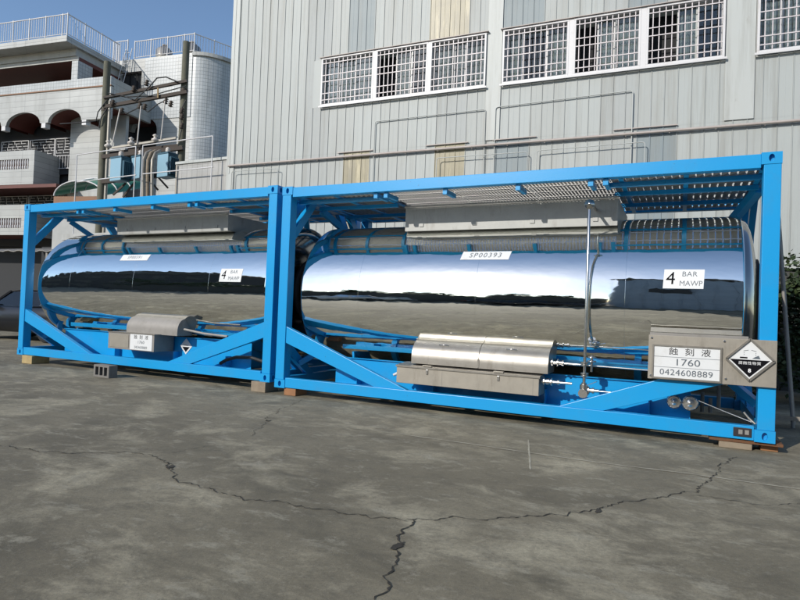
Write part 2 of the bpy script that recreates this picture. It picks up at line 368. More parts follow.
def on_shell(u, v_, z0c, lift=.003):            # u along x, v along the sheet from the height z0c, on the sunny (-y) side
    phi = math.asin((z0c-TZ)/TR) + v_/TR
    return (u, TY-(TR+lift)*math.cos(phi), TZ+(TR+lift)*math.sin(phi))
def sticker(parent, x0, x1, zc, h, texts, shear=0.0):
    mb = MB(); n = 8; vs_ = []
    for k in range(n+1):
        vv = -h/2+h*k/n
        vs_ += [on_shell(x0+shear*vv, vv, zc), on_shell(x1+shear*vv, vv, zc)]
    mb.add(vs_, [(2*k, 2*k+1, 2*k+3, 2*k+2) for k in range(n)], True)
    st = mb.obj('sticker', 'sticker_white', parent)
    for (body, size, ux, uv, sx, sp, ink) in texts:
        me = textmesh(body, size, sx=sx, spacing=sp, bold=0)
        for v in me.vertices:
            vv = uv+v.co.y; v.co = on_shell((x0+x1)/2+ux+v.co.x+shear*vv, vv, zc, .0045)
        me.materials.clear(); me.materials.append(M[ink]); link(me, 'lettering', st)
    return st
plank_meshes = {}
def plank_mesh(kind, Lp, Wp):
    key = (kind, round(Lp, 3), round(Wp, 3))
    if key in plank_meshes: return plank_meshes[key]
    mb = MB()
    if kind == 'louvre':                        # raised cross slats with open gaps
        mb.box(0, Lp, 0, .012, -.02, .012); mb.box(0, Lp, Wp-.012, Wp, -.02, .012)
        n = int(Lp/.078)
        for i in range(n):
            c = (i+.5)*Lp/n; a = .3
            dx, dz = .035*math.cos(a), .035*math.sin(a)
            mb.add([(c-dx, .012, -dz), (c+dx, .012, dz), (c+dx, Wp-.012, dz), (c-dx, Wp-.012, -dz), (c-dx, .012, -dz+.004), (c+dx, .012, dz+.004), (c+dx, Wp-.012, dz+.004), (c-dx, Wp-.012, -dz+.004)],
                   [(0,3,2,1),(4,5,6,7),(0,1,5,4),(1,2,6,5),(2,3,7,6),(3,0,4,7)])
    else:                                       # punched sheet: square holes in a regular grid
        p = .042; nx = int(Lp/p); ny = int(Wp/p); hw = .011
        for i in range(nx+1):
            c = i*Lp/nx; mb.box(max(0, c-hw), min(Lp, c+hw), 0, Wp, -.002, .002)
        for j in range(ny+1):
            c = j*Wp/ny; mb.box(0, Lp, max(0, c-hw), min(Wp, c+hw), -.0026, .0026)
        mb.box(0, Lp, -.001, .004, -.022, -.003)
    me = mb.mesh('walkway_plank', 'galvanised'); plank_meshes[key] = me; return me

def container(loc, rz, label, right):
    c = thing('tank_container', label, 'tank container', loc, rz, CGRP)
    B = 'blue_paint'
    for x in (0, CL):
        for y in (0, CW):
            for z in (0, CH-.118): casting(c, x, y, z)
    for x0 in (.004, CL-.154):
        for y0 in (.005, CW-.155): MB().box(x0, x0+.15, y0, y0+.15, .118, CH-.118).obj('corner_post', B, c, .006)
    for y0 in (.008, CW-.108):
        MB().box(.178, CL-.178, y0, y0+.10, CH-.152, CH-.012).obj('top_rail', B, c, .005)
        MB().box(.178, CL-.178, y0, y0+.10, .008, .146).obj('bottom_rail', B, c, .005)
        a, b = y0+.012, y0+.088
        MB().prism([(.154, .64), (1.60, .146), (2.08, .146), (.154, .872)], 'y', a, b).obj('diagonal_brace', B, c, .004)
        MB().prism([(CL-.154, .64), (CL-.154, .872), (CL-2.08, .146), (CL-1.60, .146)], 'y', a, b).obj('diagonal_brace', B, c, .004)
    for xx in (.012, CL-.112):
        MB().box(xx, xx+.10, .162, CW-.162, CH-.15, CH-.014).obj('end_rail', B, c, .005)
        MB().box(xx, xx+.10, .162, CW-.162, .01, .144).obj('end_rail', B, c, .005)
        for (s, o) in ((1, 0), (-1, CW)):
            MB().prism([(o+s*.155, 2.06), (o+s*.74, CH-.15), (o+s*.56, CH-.15), (o+s*.155, 2.24)], 'x', xx+.012, xx+.088).obj('end_brace', B, c, .004)
            MB().prism([(o+s*.155, .50), (o+s*.155, .67), (o+s*.84, .144), (o+s*.66, .144)], 'x', xx+.012, xx+.088).obj('end_brace', B, c, .004)
    for s, xx in ((1, .112), (-1, CL-.112)):
        MB().bar((xx, .86, CH-.2), (xx+s*.26, 1.30, 2.34), .09, .09).obj('tank_strut', B, c, .004)
        MB().bar((xx, .42, .32), (xx+s*.36, .78, .62), .08, .08).obj('tank_strut', B, c, .004)
        MB().bar((xx, CW-.42, .32), (xx+s*.36, CW-.78, .62), .08, .08).obj('tank_strut', B, c, .004)
    # tank
    x0, x1 = (.275 if right else .27), 5.785
    mb = MB(); N = 160; kn = .018
    prof = [(x0, TR-kn), (x0+kn*.08, TR-kn*.62), (x0+kn*.29, TR-kn*.29), (x0+kn*.62, TR-kn*.08), (x0+kn, TR), (x0+kn+.004, TR)] + [(x0+kn+(x1-x0-2*kn)*k/12, TR) for k in range(1, 12)] + [(x1-kn-.004, TR), (x1-kn, TR), (x1-kn*.62, TR-kn*.08), (x1-kn*.29, TR-kn*.29), (x1-kn*.08, TR-kn*.62), (x1, TR-kn)]
    mb.lathe(prof, (0, TY, TZ), (1, 0, 0), N); 
    shell = mb.obj('tank_shell', 'steel_mirror', c)
    for xs in (x0+.95, 2.9, x1-1.15): MB().lathe([(xs-.002, TR+.0002), (xs-.0015, TR+.0009), (xs+.0015, TR+.0009), (xs+.002, TR+.0002)], (0, TY, TZ), (1, 0, 0), N).obj('sheet_seam', 'steel_mirror', shell)
    for s, xe in ((-1, x0), (1, x1)):
        pr = [(0, TR-.019), (.02*s, TR-.036)] + [(s*(.02+.17*math.sin(t_)), (TR-.04)*math.cos(t_)) for t_ in [R(k) for k in (8, 16, 26, 36, 48, 60, 72, 84)]] + [(s*.19, .0001)]
        MB().lathe(pr, (xe, TY, TZ), (1, 0, 0), 96).obj('dish_end', 'steel_dish' if right or s > 0 else 'steel_mirror', c)
        xr = xe + s*.10
        MB().lathe([(-.04, .56), (.10, .56), (.10, .50), (-.04, .50), (-.04, .56)], (xr, TY, TZ), (s, 0, 0), 64).obj('end_skirt', 'dark_void', c)
    # trough plates, saddles and cross members
    for s, o in ((1, 0), (-1, CW)):
        ya = o+s*.45; mb = MB(); pt = .455 if right else .52
        mb.box(.74, 5.32, min(ya, ya+s*.008), max(ya, ya+s*.008), .07, pt); mb.box(.74, 5.32, min(ya-s*.03, ya+s*.06), max(ya-s*.03, ya+s*.06), pt+.0005, pt+.008)
        mb.box(.74, 5.32, min(ya-s*.16, ya-s*.002), max(ya-s*.16, ya-s*.002), .064, .072)
        mb.obj('trough_plate', B, c)
        for xx in (1.15, 2.3, 3.75, 4.9): MB().box(xx, xx+.012, min(ya-s*.12, ya-s*.001), max(ya-s*.12, ya-s*.001), .073, .28).obj('stiffener', B, c)
    for xx in (.95, 5.02):
        top = [(TY-(TR+.004)*math.sin(t_), TZ-(TR+.004)*math.cos(t_)) for t_ in [R(k) for k in range(40, -41, -8)]]
        MB().prism([(.62, .09), (CW-.62, .09)]+[(y, z) for y, z in reversed(top)], 'x', xx, xx+.03).obj('saddle', B, c)
    for xx in (1.35, 2.6, 3.6, 4.7): MB().box(xx, xx+.08, .109, CW-.109, .016, .10).obj('cross_member', B, c)
    # walkway on top: bearers, beams and planks
    S = [1.47, 1.62, 2.46, 3.39, 4.22, 4.38] if right else [1.47, 1.62, 2.46, 3.39, 4.22, 4.38]
    for xx in S:
        MB().box(xx, xx+.05, .1085, .40, CH-.21, CH-.156).obj('bearer', B, c, .003)
        MB().box(xx-.004, xx+.054, .055, .1075, CH-.225, CH-.1535).obj('bearer_lug', B, c, .003)
        MB().box(xx, xx+.05, 2.0, CW-.1085, CH-.21, CH-.156).obj('bearer', B, c, .003)
    for (a, b) in ((.114, 1.47), (4.43, CL-.114)):
        for yy in (.25, .78, 1.55): MB().box(a, b, yy, yy+.055, CH-.21, CH-.158).obj('walkway_beam', B, c, .003)
        for xx in (a+.1, (a+b)/2, b-.06): MB().box(xx, xx+.05, .1085, CW-.1085, CH-.155, CH-.135).obj('bearer', B, c)
        W = .30
        for j in range(7):
            link(plank_mesh('louvre', b-a, W), 'walkway_plank', c, (a, .116+j*.315, CH-.108))
    for k in range(3):
        a = 1.48+k*.985
        for j in range(7): link(plank_mesh('punched', .975, .30), 'walkway_plank', c, (a, .116+j*.315, CH-.112))
    # manway tray under the walkway
    t0, t1 = (1.69, 4.49) if right else (1.87, 4.58)
    zt, zb = 2.60, (2.275 if right else 2.33)
    mb = MB(); mb.box(t0, t1, .60, .608, zb, zt); mb.box(t0, t1, 1.95, 1.958, zb, zt); mb.box(t0, t0+.008, .6085, 1.9495, zb, zt); mb.box(t1-.008, t1, .6085, 1.9495, zb, zt)
    mb.obj('manway_tray', 'tray_steel', c)
    MB().box(t0, t1, .61, 1.948, zb+.001, zb+.008).obj('tray_floor', 'tray_steel', c)
    MB().box(t0-.01, t1+.01, .575, .599, zt+.001, zt+.024).obj('tray_lip', 'tray_steel', c, .002)
    for k in range(4):
        xx = t0+.25+k*(t1-t0-.5)/3; MB().box(xx-.03, xx+.03, .588, .5992, zb+.055, zb+.10).obj('tray_tab', 'tray_steel', c, .002)
    if right:
        # long rounded hose cover in two halves, with handles, and the flat hose box before it
        def cover(xa, xb, ya, za, zt_, dy):
            prof = [(ya, za)] + [(ya+dy*(1-math.cos(t_)), za+.07+(zt_-za-.07)*math.sin(t_)) for t_ in [R(k) for k in range(0, 91, 9)]] + [(ya+dy+.16, zt_-.005), (ya+dy+.16, za)]
            mb = MB(); n = len(prof); vs_ = [(xa, y, z) for y, z in prof]+[(xb, y, z) for y, z in prof]
            mb.add(vs_, [(i, (i+1) % n, n+(i+1) % n, n+i) for i in range(n-2)], True)
            mb.add(vs_, [(n-2, n-1, 2*n-1, 2*n-2), (n-1, 0, n, 2*n-1)]); mb.add(vs_, [tuple(range(n-1, -1, -1)), tuple(range(n, 2*n))])
            return mb.obj('hose_cover', 'steel_satin', c)
        for xa, xb in ((2.09, 2.985), (2.992, 3.83)):
            h = cover(xa, xb, .10, .49, .80, .22)
            xm = (xa+xb)/2-.03
            MB().tube([(xm-.06, .18, .735), (xm-.06, .155, .745), (xm+.06, .155, .745), (xm+.06, .18, .735)], .005, 6).obj('handle', 'steel_pipe', h)
        MB().box(2.978, 2.999, .094, .100, .50, .60).obj('cover_clip', 'steel_satin', c)
        bx = MB().box(1.925, 3.75, .02, .33, .235, .45).obj('hose_box', 'steel_pale', c, .004)
        MB().prism([(.005, .44), (.345, .475), (.345, .487), (.005, .462)], 'x', 1.915, 3.762).obj('lid', 'steel_satin', bx)
        for xx in (2.35, 3.27):
            MB().box(xx-.06, xx+.06, -.001, .05, .469, .482).obj('hinge_plate', 'steel_pale', bx)
            MB().box(xx-.014, xx+.014, .008, .019, .37, .43).obj('latch', 'steel_pipe', bx, .003)
        for xx in (2.55, 3.68): MB().box(xx, xx+.004, .0185, .0196, .24, .44).obj('seam', 'steel_dull', bx)
        MB().tube([(1.915, .15, .34), (1.88, .15, .34), (1.83, .12, .31)], .018, 10).obj('drain_spout', 'white_paint', bx)
        # riser pipe with top flange and bottom valves
        px_ = 4.245
        MB().tube([(px_, .05, .42), (px_+.0, .05, 1.2), (px_-.005, .05, 2.44), (px_, .09, 2.47), (px_, .60, 2.47)], .017, 12).obj('riser_pipe', 'steel_pipe', c)
        MB().lathe([(0, .05), (.012, .055), (.018, .055), (.02, .02), (.05, .018), (.052, 0)], (px_, .05, 2.435), (0, -1, 0), 20).obj('flange', 'steel_pipe', c)
        def fit(seq, p, ax, name='valve', m='steel_pipe', n=14):
            prof = []; t_ = 0
            for (l, r_) in seq: prof += [(t_, r_), (t_+l, r_)]; t_ += l+.0005
            return MB().lathe(prof, p, ax, n, False).obj(name, m, c)
        for zz in (.30, .50, .62): fit([(.014, .045), (.012, .028), (.014, .045)], (px_, .05, zz), (0, 0, 1))
        fit([(.02, .03), (.05, .045), (.02, .03)], (px_, .05, .34), (0, 0, 1))
        fit([(.012, .055), (.012, .03), (.03, .05), (.016, .05)], (px_-.005, .07, .315), (0, -1, 0), 'valve')
        fit([(.02, .03), (.012, .05), (.02, .03), (.03, .04), (.02, .028), (.012, .05), (.06, .022), (.02, .032), (.14, .016)], (3.765, .12, .40), (1, 0, 0), 'pipe_fitting')
        fit([(.012, .045), (.03, .025), (.02, .034), (.05, .02), (.3, .009)], (4.29, .06, .35), (1, -.02, 0), 'pipe_fitting')
        fit([(.02, .03), (.012, .045), (.05, .022), (.012, .045), (.04, .026), (.02, .034), (.24, .014), (.9, .009)], (3.835, .2, .62), (1, 0, -.01), 'pipe_fitting')
        for dz in (.655, .70): MB().lathe([(0, .01), (.005, .05), (.02, .05), (.025, .01)], (px_+.06, .16, dz), (0, 0, 1), 12).obj('valve_wheel', 'steel_pipe', c)
        MB().tube([(px_+.06, .16, .55), (px_+.06, .16, .74)], .014, 8).obj('valve_stem', 'steel_pipe', c)
        MB().bar((px_+.02, .03, .40), (px_+.14, .0, .46), .02, .006).obj('valve_lever', 'steel_pipe', c)
        # placard plate with its document box
        sg = MB().box(4.90, CL-.008, -.034, -.004, .545, 1.005).obj('placard_plate', 'steel_pale', c, .002)
        tag(sg, 'stainless plate with white label and corrosive diamond')
        MB().box(4.905, 5.82, .10, .20, .60, 1.03).obj('document_box', 'steel_dull', c)
        for (bx_, bz) in ((4.93, .975), (5.60, .975), (4.93, .58), (5.62, .60)): MB().lathe([(0, .012), (.006, .012), (.010, .006)], (bx_, -.034, bz), (0, -1, 0), 10).obj('rivet', 'steel_pipe', sg)
        a0, a1, b0, b1 = 4.955, 5.565, .570, .892
        for (xa, xb, za, zb_) in ((a0-.018, a1+.018, b0-.018, b0-.0005), (a0-.018, a1+.018, b1+.0005, b1+.018), (a0-.018, a0-.0005, b0, b1), (a1+.0005, a1+.018, b0, b1)):
            MB().box(xa, xb, -.050, -.035, za, zb_).obj('label_frame', 'steel_satin', sg)
        MB().box(a0, a1, -.040, -.035, b0, b1).obj('label_card', 'sticker_white', sg)
        hh = (b1-b0)/3
        for k in (1, 2): MB().box(a0, a1, -.0412, -.0405, b0+k*hh-.002, b0+k*hh+.002).obj('rule_line', 'ink_grey', sg)
        flat_text('\u8755 \u523b \u6db2', .082, sg, (a0+a1)/2+.03, -.042, b1-hh/2, 'ink', 1.12, 0, 1.35)
        flat_text('1760', .098, sg, (a0+a1)/2+.01, -.042, b0+1.5*hh, 'ink_grey', 1.25)
        flat_text('0424608889', .088, sg, (a0+a1)/2, -.042, b0+.5*hh, 'ink_grey', 1.08, 0, 1.05)
        cx, cz, hd = 5.822, .805, .205
        def dia(k, y0_, y1_, nm, m, half=0):
            pts = [(cx-k, cz), (cx, cz-k), (cx+k, cz), (cx, cz+k)]
            if half == -1: pts = [(cx-k, cz), (cx, cz-k), (cx+k, cz)]
            return MB().prism(pts, 'y', y0_, y1_).obj(nm, m, sg)
        for (p, q) in (((-1, 0), (0, 1)), ((0, 1), (1, 0)), ((1, 0), (0, -1)), ((0, -1), (-1, 0))):
            MB().bar((cx+p[0]*hd, -.044, cz+p[1]*hd), (cx+q[0]*hd, -.044, cz+q[1]*hd), .018, .030, (0, 1, 0)).obj('diamond_frame', 'steel_satin', sg)
        dia(hd-.016, -.0385, -.035, 'diamond_card', 'sticker_white'); dia(.172, -.0402, -.0392, 'diamond_half', 'ink', -1)
        MB().box(cx-.085, cx-.02, -.0405, -.0392, cz+.012, cz+.026).obj('pictogram', 'ink', sg)
        MB().prism([(cx+.02, cz+.012), (cx+.09, cz+.012), (cx+.075, cz+.045), (cx+.045, cz+.03)], 'y', -.0405, -.0392).obj('pictogram', 'ink_grey', sg)
        for s in (-1, 1):
            MB().bar((cx+s*.055, -.0398, cz+.085), (cx+s*.012, -.0398, cz+.095), .004, .001, (0, 1, 0)).obj('pictogram', 'ink', sg)
            for k in range(2): MB().box(cx+s*.05-.002, cx+s*.05+.003, -.0405, -.0392, cz+.045+k*.018, cz+.053+k*.018).obj('pictogram', 'ink_grey', sg)
        flat_text('\u8150\u8755\u6027\u7269\u8cea', .034, sg, cx, -.0408, cz-.035, 'ink_white', 1.1, 0, 1.1)
        flat_text('8', .05, sg, cx, -.0408, cz-.108, 'ink_white', 1, .002)
        # round flanges, rod and number plate
        for (xx, zz, rr) in ((5.157, .292, .072), (5.312, .292, .080)):
            f_ = MB().lathe([(0, rr*.75), (.06, rr*.75), (.062, rr), (.075, rr), (.078, rr*.8), (.074, rr*.55), (.082, rr*.35), (.086, 0)], (xx, .28, zz), (0, -1, 0), 28).obj('outlet_cap', 'steel_pipe', c)
            mbb = MB()
            for k in range(8): a_ = k*math.pi/4; mbb.lathe([(0, .006), (.01, .006), (.011, 0)], (xx+math.cos(a_)*rr*.85, .204, zz+math.sin(a_)*rr*.85), (0, -1, 0), 6)
            mbb.obj('bolt_circle', 'steel_dull', f_)
            MB().tube([(xx, .28, zz), (xx, .448, zz)], .04, 12).obj('outlet_neck', 'steel_dull', f_)
        MB().tube([(5.39, .20, .33), (5.62, .17, .25), (5.87, .13, .17)], .007, 8).obj('linkage_rod', 'steel_pipe', c)
        MB().tube([(5.80, .16, .26), (5.84, .15, .21), (5.90, .13, .155)], .012, 8).obj('linkage_rod', 'steel_satin', c)
        np_ = MB().box(5.70, 5.86, -.002, .0075, .035, .125).obj('number_plate', 'plate_dark', c, .006)
        for xx in (5.745, 5.80): MB().box(xx, xx+.035, -.0045, -.0022, .06, .105).obj('plate_mark', 'steel_dull', np_)
        for (xx, zz, hh_) in ((5.44, .16, .22), (5.52, .16, .16), (5.60, .2, .3)):
            MB().tube([(xx, .62, zz), (xx, .62, zz+hh_)], .02, 8).obj('drain_pipe', 'steel_dull', c)
        # stickers on the shell
        sticker(c, 2.655, 3.285, 1.893, .125, [('SP00393', .10, 0, 0, 1.0, 1.25, 'ink_grey')], .18)
        sticker(c, 5.02, 5.41, 1.614, .215, [('4', .20, -.125, 0, .95, 1, 'ink'), ('BAR', .080, .055, .052, 1.0, 1.05, 'ink_grey'), ('MAWP', .080, .072, -.052, .92, 1.02, 'ink_grey')], .05)
    else:
        prof = [(.14, .56)] + [(.14+.17*(1-math.cos(t_)), .64+.20*math.sin(t_)) for t_ in [R(k) for k in range(0, 91, 9)]] + [(.46, .83), (.46, .56)]
        mb = MB(); n = len(prof); xa, xb = 2.83, 4.03; vs_ = [(xa, y, z) for y, z in prof]+[(xb, y, z) for y, z in prof]
        mb.add(vs_, [(i, (i+1) % n, n+(i+1) % n, n+i) for i in range(n-2)], True); mb.add(vs_, [(n-2, n-1, 2*n-1, 2*n-2), (n-1, 0, n, 2*n-1), tuple(range(n-1, -1, -1)), tuple(range(n, 2*n))])
        mb.obj('hose_cover', 'steel_dull', c)
        bx = MB().box(2.55, 3.66, .01, .42, .28, .555).obj('hose_box', 'steel_dull', c, .004)
        MB().box(2.54, 3.67, .0, .43, .5555, .568).obj('lid', 'steel_satin', bx)
        MB().box(2.60, 3.06, .004, .0095, .31, .53).obj('seam_panel', 'steel_pale', bx)
        lc = MB().box(3.10, 3.62, .0035, .0095, .292, .55).obj('label_card', 'sticker_white', bx)
        flat_text('\u8755 \u523b \u6db2', .075, bx, 3.36, .0025, .50, 'ink', 1.1, 0, 1.3)
        flat_text('1760', .07, bx, 3.36, .0025, .42, 'ink_grey', 1.2)
        flat_text('0424608889', .06, bx, 3.36, .0025, .335, 'ink_grey', 1.0)
        cx, cz, k_ = 3.92, .375, .135
        MB().prism([(cx-k_, cz), (cx, cz-k_), (cx+k_, cz), (cx, cz+k_)], 'y', .443, .447).obj('diamond_sticker', 'sticker_white', c)
        MB().prism([(cx-.085, cz-.01), (cx, cz-.095), (cx+.085, cz-.01)], 'y', .4395, .4425).obj('diamond_half', 'ink', c)
        MB().box(cx-.045, cx+.045, .4395, .4425, cz+.01, cz+.02).obj('pictogram', 'wood_brown', c)
        MB().tube([(4.83, .30, .165), (4.95, .30, .23), (5.15, .30, .285), (5.45, .30, .30), (5.75, .30, .24), (5.87, .25, .20)], .028, 10).obj('hose', 'black_rubber', c)
        MB().tube([(4.1, .22, .67), (4.5, .25, .62), (5.0, .25, .60)], .02, 8).obj('pipe_fitting', 'steel_dull', c)
        sticker(c, 2.44, 3.13, 1.86, .12, [('SP00391', .085, 0, 0, 1.0, 1.25, 'ink_grey')], .20)
        sticker(c, 4.86, 5.30, 1.56, .21, [('4', .20, -.14, 0, .95, 1, 'ink'), ('BAR', .080, .055, .052, 1.0, 1.05, 'ink_grey'), ('MAWP', .080, .07, -.052, .92, 1.02, 'ink_grey')], .05)
    return c
container((0, 0, .10), 0, 'nearer blue framed mirror tank container carrying the big placard and riser pipe on the right', True)
container((-6.1855, .10, .149), -.0082, 'farther blue framed mirror tank container with short hose cover on the left', False)

# blocks under the corner castings and the loose cinder block
def block(name, label, cat, x0, x1, y0, y1, z1, m, group='blocks under the container corners'):
    o = MB().box((x0-x1)/2, (x1-x0)/2, (y0-y1)/2, (y1-y0)/2, 0, z1).obj(name, m, None, .006, ((x0+x1)/2, (y0+y1)/2, .001))
    tag(o, label, cat, group); return o
block('wood_block', 'reddish brown wood block under the left corner of the nearer container', 'wood block', .16, .36, .02, .30, .098, 'wood_brown')
block('wood_block', 'large grey brown wood block under the right corner of the farther container', 'wood block', -.42, -.16, .0, .30, .148, 'wood_grey')
block('wood_block', 'pale yellow wood block under the left corner of the farther container', 'wood block', -5.96, -5.66, .06, .4, .148, 'wood_pale')
rb = thing('packing_plate', 'rusty packing plate on a wood piece under the rightmost container corner', 'packing', (5.85, .06, .001), 0)
MB().box(-.36, .28, -.03, .20, .066, .096).obj('plate', 'rust', rb, .004); MB().box(-.27, .02, -.02, .18, 0, .065).obj('wood_piece', 'wood_grey', rb, .006); MB().box(.10, .25, .06, .24, 0, .065).obj('wood_piece', 'wood_brown', rb, .006)
cb = thing('cinder_block', 'grey three-hole concrete block lying on the yard before the left container', 'concrete block', (-3.18, -.36, .001), R(-3))
mb = MB(); hs = [(-.155, -.075), (-.045, .035), (.065, .145)]
# body with three pockets in the front face
xs = [-.20] + [v for h in hs for v in h] + [.19]
for i in range(0, len(xs), 2): mb.box(xs[i], xs[i+1], 0, .045, .03, .165)
mb.box(-.20, .19, 0, .045, .165, .195); mb.box(-.20, .19, 0, .045, 0, .03); mb.box(-.20, .19, .0452, .15, 0, .195)
mb.obj('block_body', 'block_grey', cb)
for h in hs: MB().box(h[0]+.001, h[1]-.001, .0405, .0448, .031, .164).obj('hollow_shade', 'dark_void', cb)  # near-black plates, painted shade for the depth of the holes

# ------------------------------------------------------------------ factory with ribbed cladding
FA = R(2.5); FO = Vector((-6.545, 6, 0)); FE = Vector((math.cos(FA), math.sin(FA), 0)); FN = Vector((math.sin(FA), -math.cos(FA), 0))
fac = thing('factory_building', 'tall factory with pale ribbed metal cladding and barred ribbon windows', 'factory', FO, FA)
def onF(px, py, off=0):
    P = on(px, py, FO+FN*off, FN)-FO; return P.dot(FE), P.z
ZB, ZT = 2.45, 11.5; PITCHR = .2537
WZ0, WZ1 = 6.65, 7.87
wins = [(2.97, 4.52), (4.58, 6.00), (6.06, 7.47), (7.86, 9.36), (9.46, 10.84), (10.95, 12.42), (12.98, 14.4), (14.5, 16.0)]
openings = [(2.95, 7.49), (7.84, 12.44), (12.96, 16.02)]
def panel_mesh(z0, z1, w_=PITCHR, rib=True):
    """flat sheet with a standing rib at its left edge and two fine grooves"""
    r = .016; pts = [(0, 0), (.003, -r), (.015, -r), (.018, 0)] if rib else [(0, 0)]
    pts += [(.126, 0), (.129, -.0015), (.134, 0), (w_-.001, 0)]
    n = len(pts); mb = MB(); mb.add([(x, y, z0) for x, y in pts]+[(x, y, z1) for x, y in pts], [(i, i+1, n+i+1, n+i) for i in range(n-1)])
    mb.add([(0, .02, z0), (w_-.001, .02, z0), (w_-.001, .02, z1), (0, .02, z1)], [(3, 2, 1, 0)]); return mb
pm = {}
def panel(s, z0, z1, m):
    k = (round(z0, 2), round(z1, 2), m)
    if k not in pm: pm[k] = panel_mesh(z0, z1).mesh('cladding_panel', m)
    link(pm[k], 'cladding_panel', fac, (s, 0, 0))
up_grey = [(3.65, 4.45), (7.83, 8.66), (10.6, 11.2)]; up_yel = [(6.12, 6.95)]; lo_yel = [(3.70, 4.48), (6.17, 7.0)]; lo_grey = [(7.84, 8.55), (10.93, 11.43)]
def inn(s, L_): return any(a-.13 <= s <= b-.1 for a, b in L_)
s = 0.16; idx = 0
while s < 16.9:
    mm = ('cladding', 'cladding_alt', 'cladding', 'cladding_worn', 'cladding_alt')[(idx//3) % 5]
    full = not any(a < s+PITCHR and s < b for a, b in openings)
    lowm = 'cladding_yellow' if inn(s, lo_yel) else 'cladding_grey' if inn(s, lo_grey) else mm
    panel(s, ZB, 5.33, lowm)
    upm = 'cladding_yellow' if inn(s, up_yel) else 'cladding_grey' if inn(s, up_grey) else mm
    if full: panel(s, 5.332, ZT, mm)
    else: panel(s, 5.332, WZ0-.03, mm); panel(s, WZ1+.03, ZT, upm)
    s += PITCHR; idx += 1
SE = s
for a, b in openings:
    s0 = .16+PITCHR*math.floor((a-.16)/PITCHR); s1 = .16+PITCHR*math.ceil((b-.16)/PITCHR)
    if a-s0 > .012: MB().box(s0+.001, a+.03, -.002, .02, WZ0-.032, WZ1+.032).obj('flat_flashing', 'cladding', fac)
    if s1-b > .012: MB().box(b-.03, s1-.001, -.002, .02, WZ0-.032, WZ1+.032).obj('flat_flashing', 'cladding', fac)
MB().box(-.10, .158, -.035, .10, 0, ZT).obj('corner_trim', 'trim_pale', fac, .004)
MB().box(-.02, .02, -.045, -.0355, 5.0, ZT).obj('downpipe', 'trim_pale', fac)
MB().box(-.10, -.02, .101, 14, 0, ZT).obj('side_wall', 'cladding', fac)
MB().box(-.10, SE, .6, 14, ZT+.001, ZT+.2).obj('roof', 'trim_pale', fac)
MB().box(-.06, SE, -.05, .02, ZB-.10, ZB-.001).obj('base_sill', 'trim_pale', fac)
MB().box(-.06, SE, .03, .2, 0, ZB-.101).obj('plinth', 'boundary', fac)
for a, b in [(7.492, 7.838), (12.442, 12.958)]: MB().box(a, b, -.03, -.0235, 5.34, ZT).obj('flat_flashing', 'trim_pale', fac)
for a, b in lo_yel+[(7.84, 8.6), (10.5, 11.5)]: MB().box(a-.15, b+.1, -.05, -.024, 5.325, 5.345).obj('drip_trim', 'rust_pipe', fac)
bar_v = MB().box(-.009, .009, -.009, .009, WZ0+.03, WZ1-.03).mesh('grille_bar', 'grille_white')
for wi, (a, b) in enumerate(wins):
    mb = MB(); t_ = .045; y0, y1 = -.075, .03
    mb.box(a, b, y0, y1, WZ0-.03, WZ0+t_-.03); mb.box(a, b, y0, y1, WZ1-t_+.03, WZ1+.03); mb.box(a, a+t_, y0, y1, WZ0+t_-.03, WZ1-t_+.03); mb.box(b-t_, b, y0, y1, WZ0+t_-.03, WZ1-t_+.03)
    wn = mb.obj('window', 'white_paint', fac, .004)
    n = 12 if wi < 6 else 11
    for k in range(1, n): link(bar_v, 'grille_bar', wn, (a+(b-a)*k/n, -.055, 0))
    for fz in (.10, .24, .50, .64, .90): MB().box(a+t_+.001, b-t_-.001, -.075, -.0655, WZ0+(WZ1-WZ0)*fz-.010, WZ0+(WZ1-WZ0)*fz+.010).obj('grille_bar', 'grille_white', wn)
    if wi not in (2, 5, 7): MB().box(b+.001, wins[wi+1][0]-.001, -.07, .03, WZ0-.03, WZ1+.03).obj('mullion', 'white_paint', wn)
    # sliding sashes behind, some open to the dark, some curtained
    cuts = [a+t_, a+(b-a)*(.30+.05*(wi % 3)), a+(b-a)*(.62+.04*(wi % 2)), b-t_]
    for j in range(3):
        u0, u1 = cuts[j], cuts[j+1]
        yy = .06+.03*(j % 2)
        if not (wi in (1, 4, 5) and j == 0):
            fr = MB(); q = .03
            fr.box(u0, u0+q, yy, yy+.02, WZ0, WZ1); fr.box(u1-q, u1, yy, yy+.02, WZ0, WZ1); fr.box(u0+q, u1-q, yy, yy+.02, WZ0, WZ0+q); fr.box(u0+q, u1-q, yy, yy+.02, WZ1-q, WZ1)
            fr.obj('sash', 'white_paint' if (j+wi) % 2 else 'trim_pale', wn)
            MB().box(u0+q+.001, u1-q-.001, yy+.008, yy+.012, WZ0+q, WZ1-q).obj('glass_pane', 'window_glass', wn)
            if (wi+2*j) % 4 != 1:
                nn = 24; pts = [(u0+(u1-u0)*k/nn, .17+.02*math.sin(k*1.9+wi)) for k in range(nn+1)]
                cm = MB(); cm.add([(x, y, WZ0) for x, y in pts]+[(x, y, WZ1) for x, y in pts], [(i, i+1, nn+2+i, nn+1+i) for i in range(nn)], True); cm.obj('curtain', 'curtain', wn)
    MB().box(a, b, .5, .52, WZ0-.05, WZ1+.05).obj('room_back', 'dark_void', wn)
for a, b in openings: MB().box(a-.02, b+.02, -.10, -.0765, WZ0-.075, WZ0-.033).obj('window_sill', 'white_paint', fac); MB().box(a-.03, b+.03, -.11, -.0235, WZ1+.034, WZ1+.05).obj('window_hood', 'rust_pipe', fac)

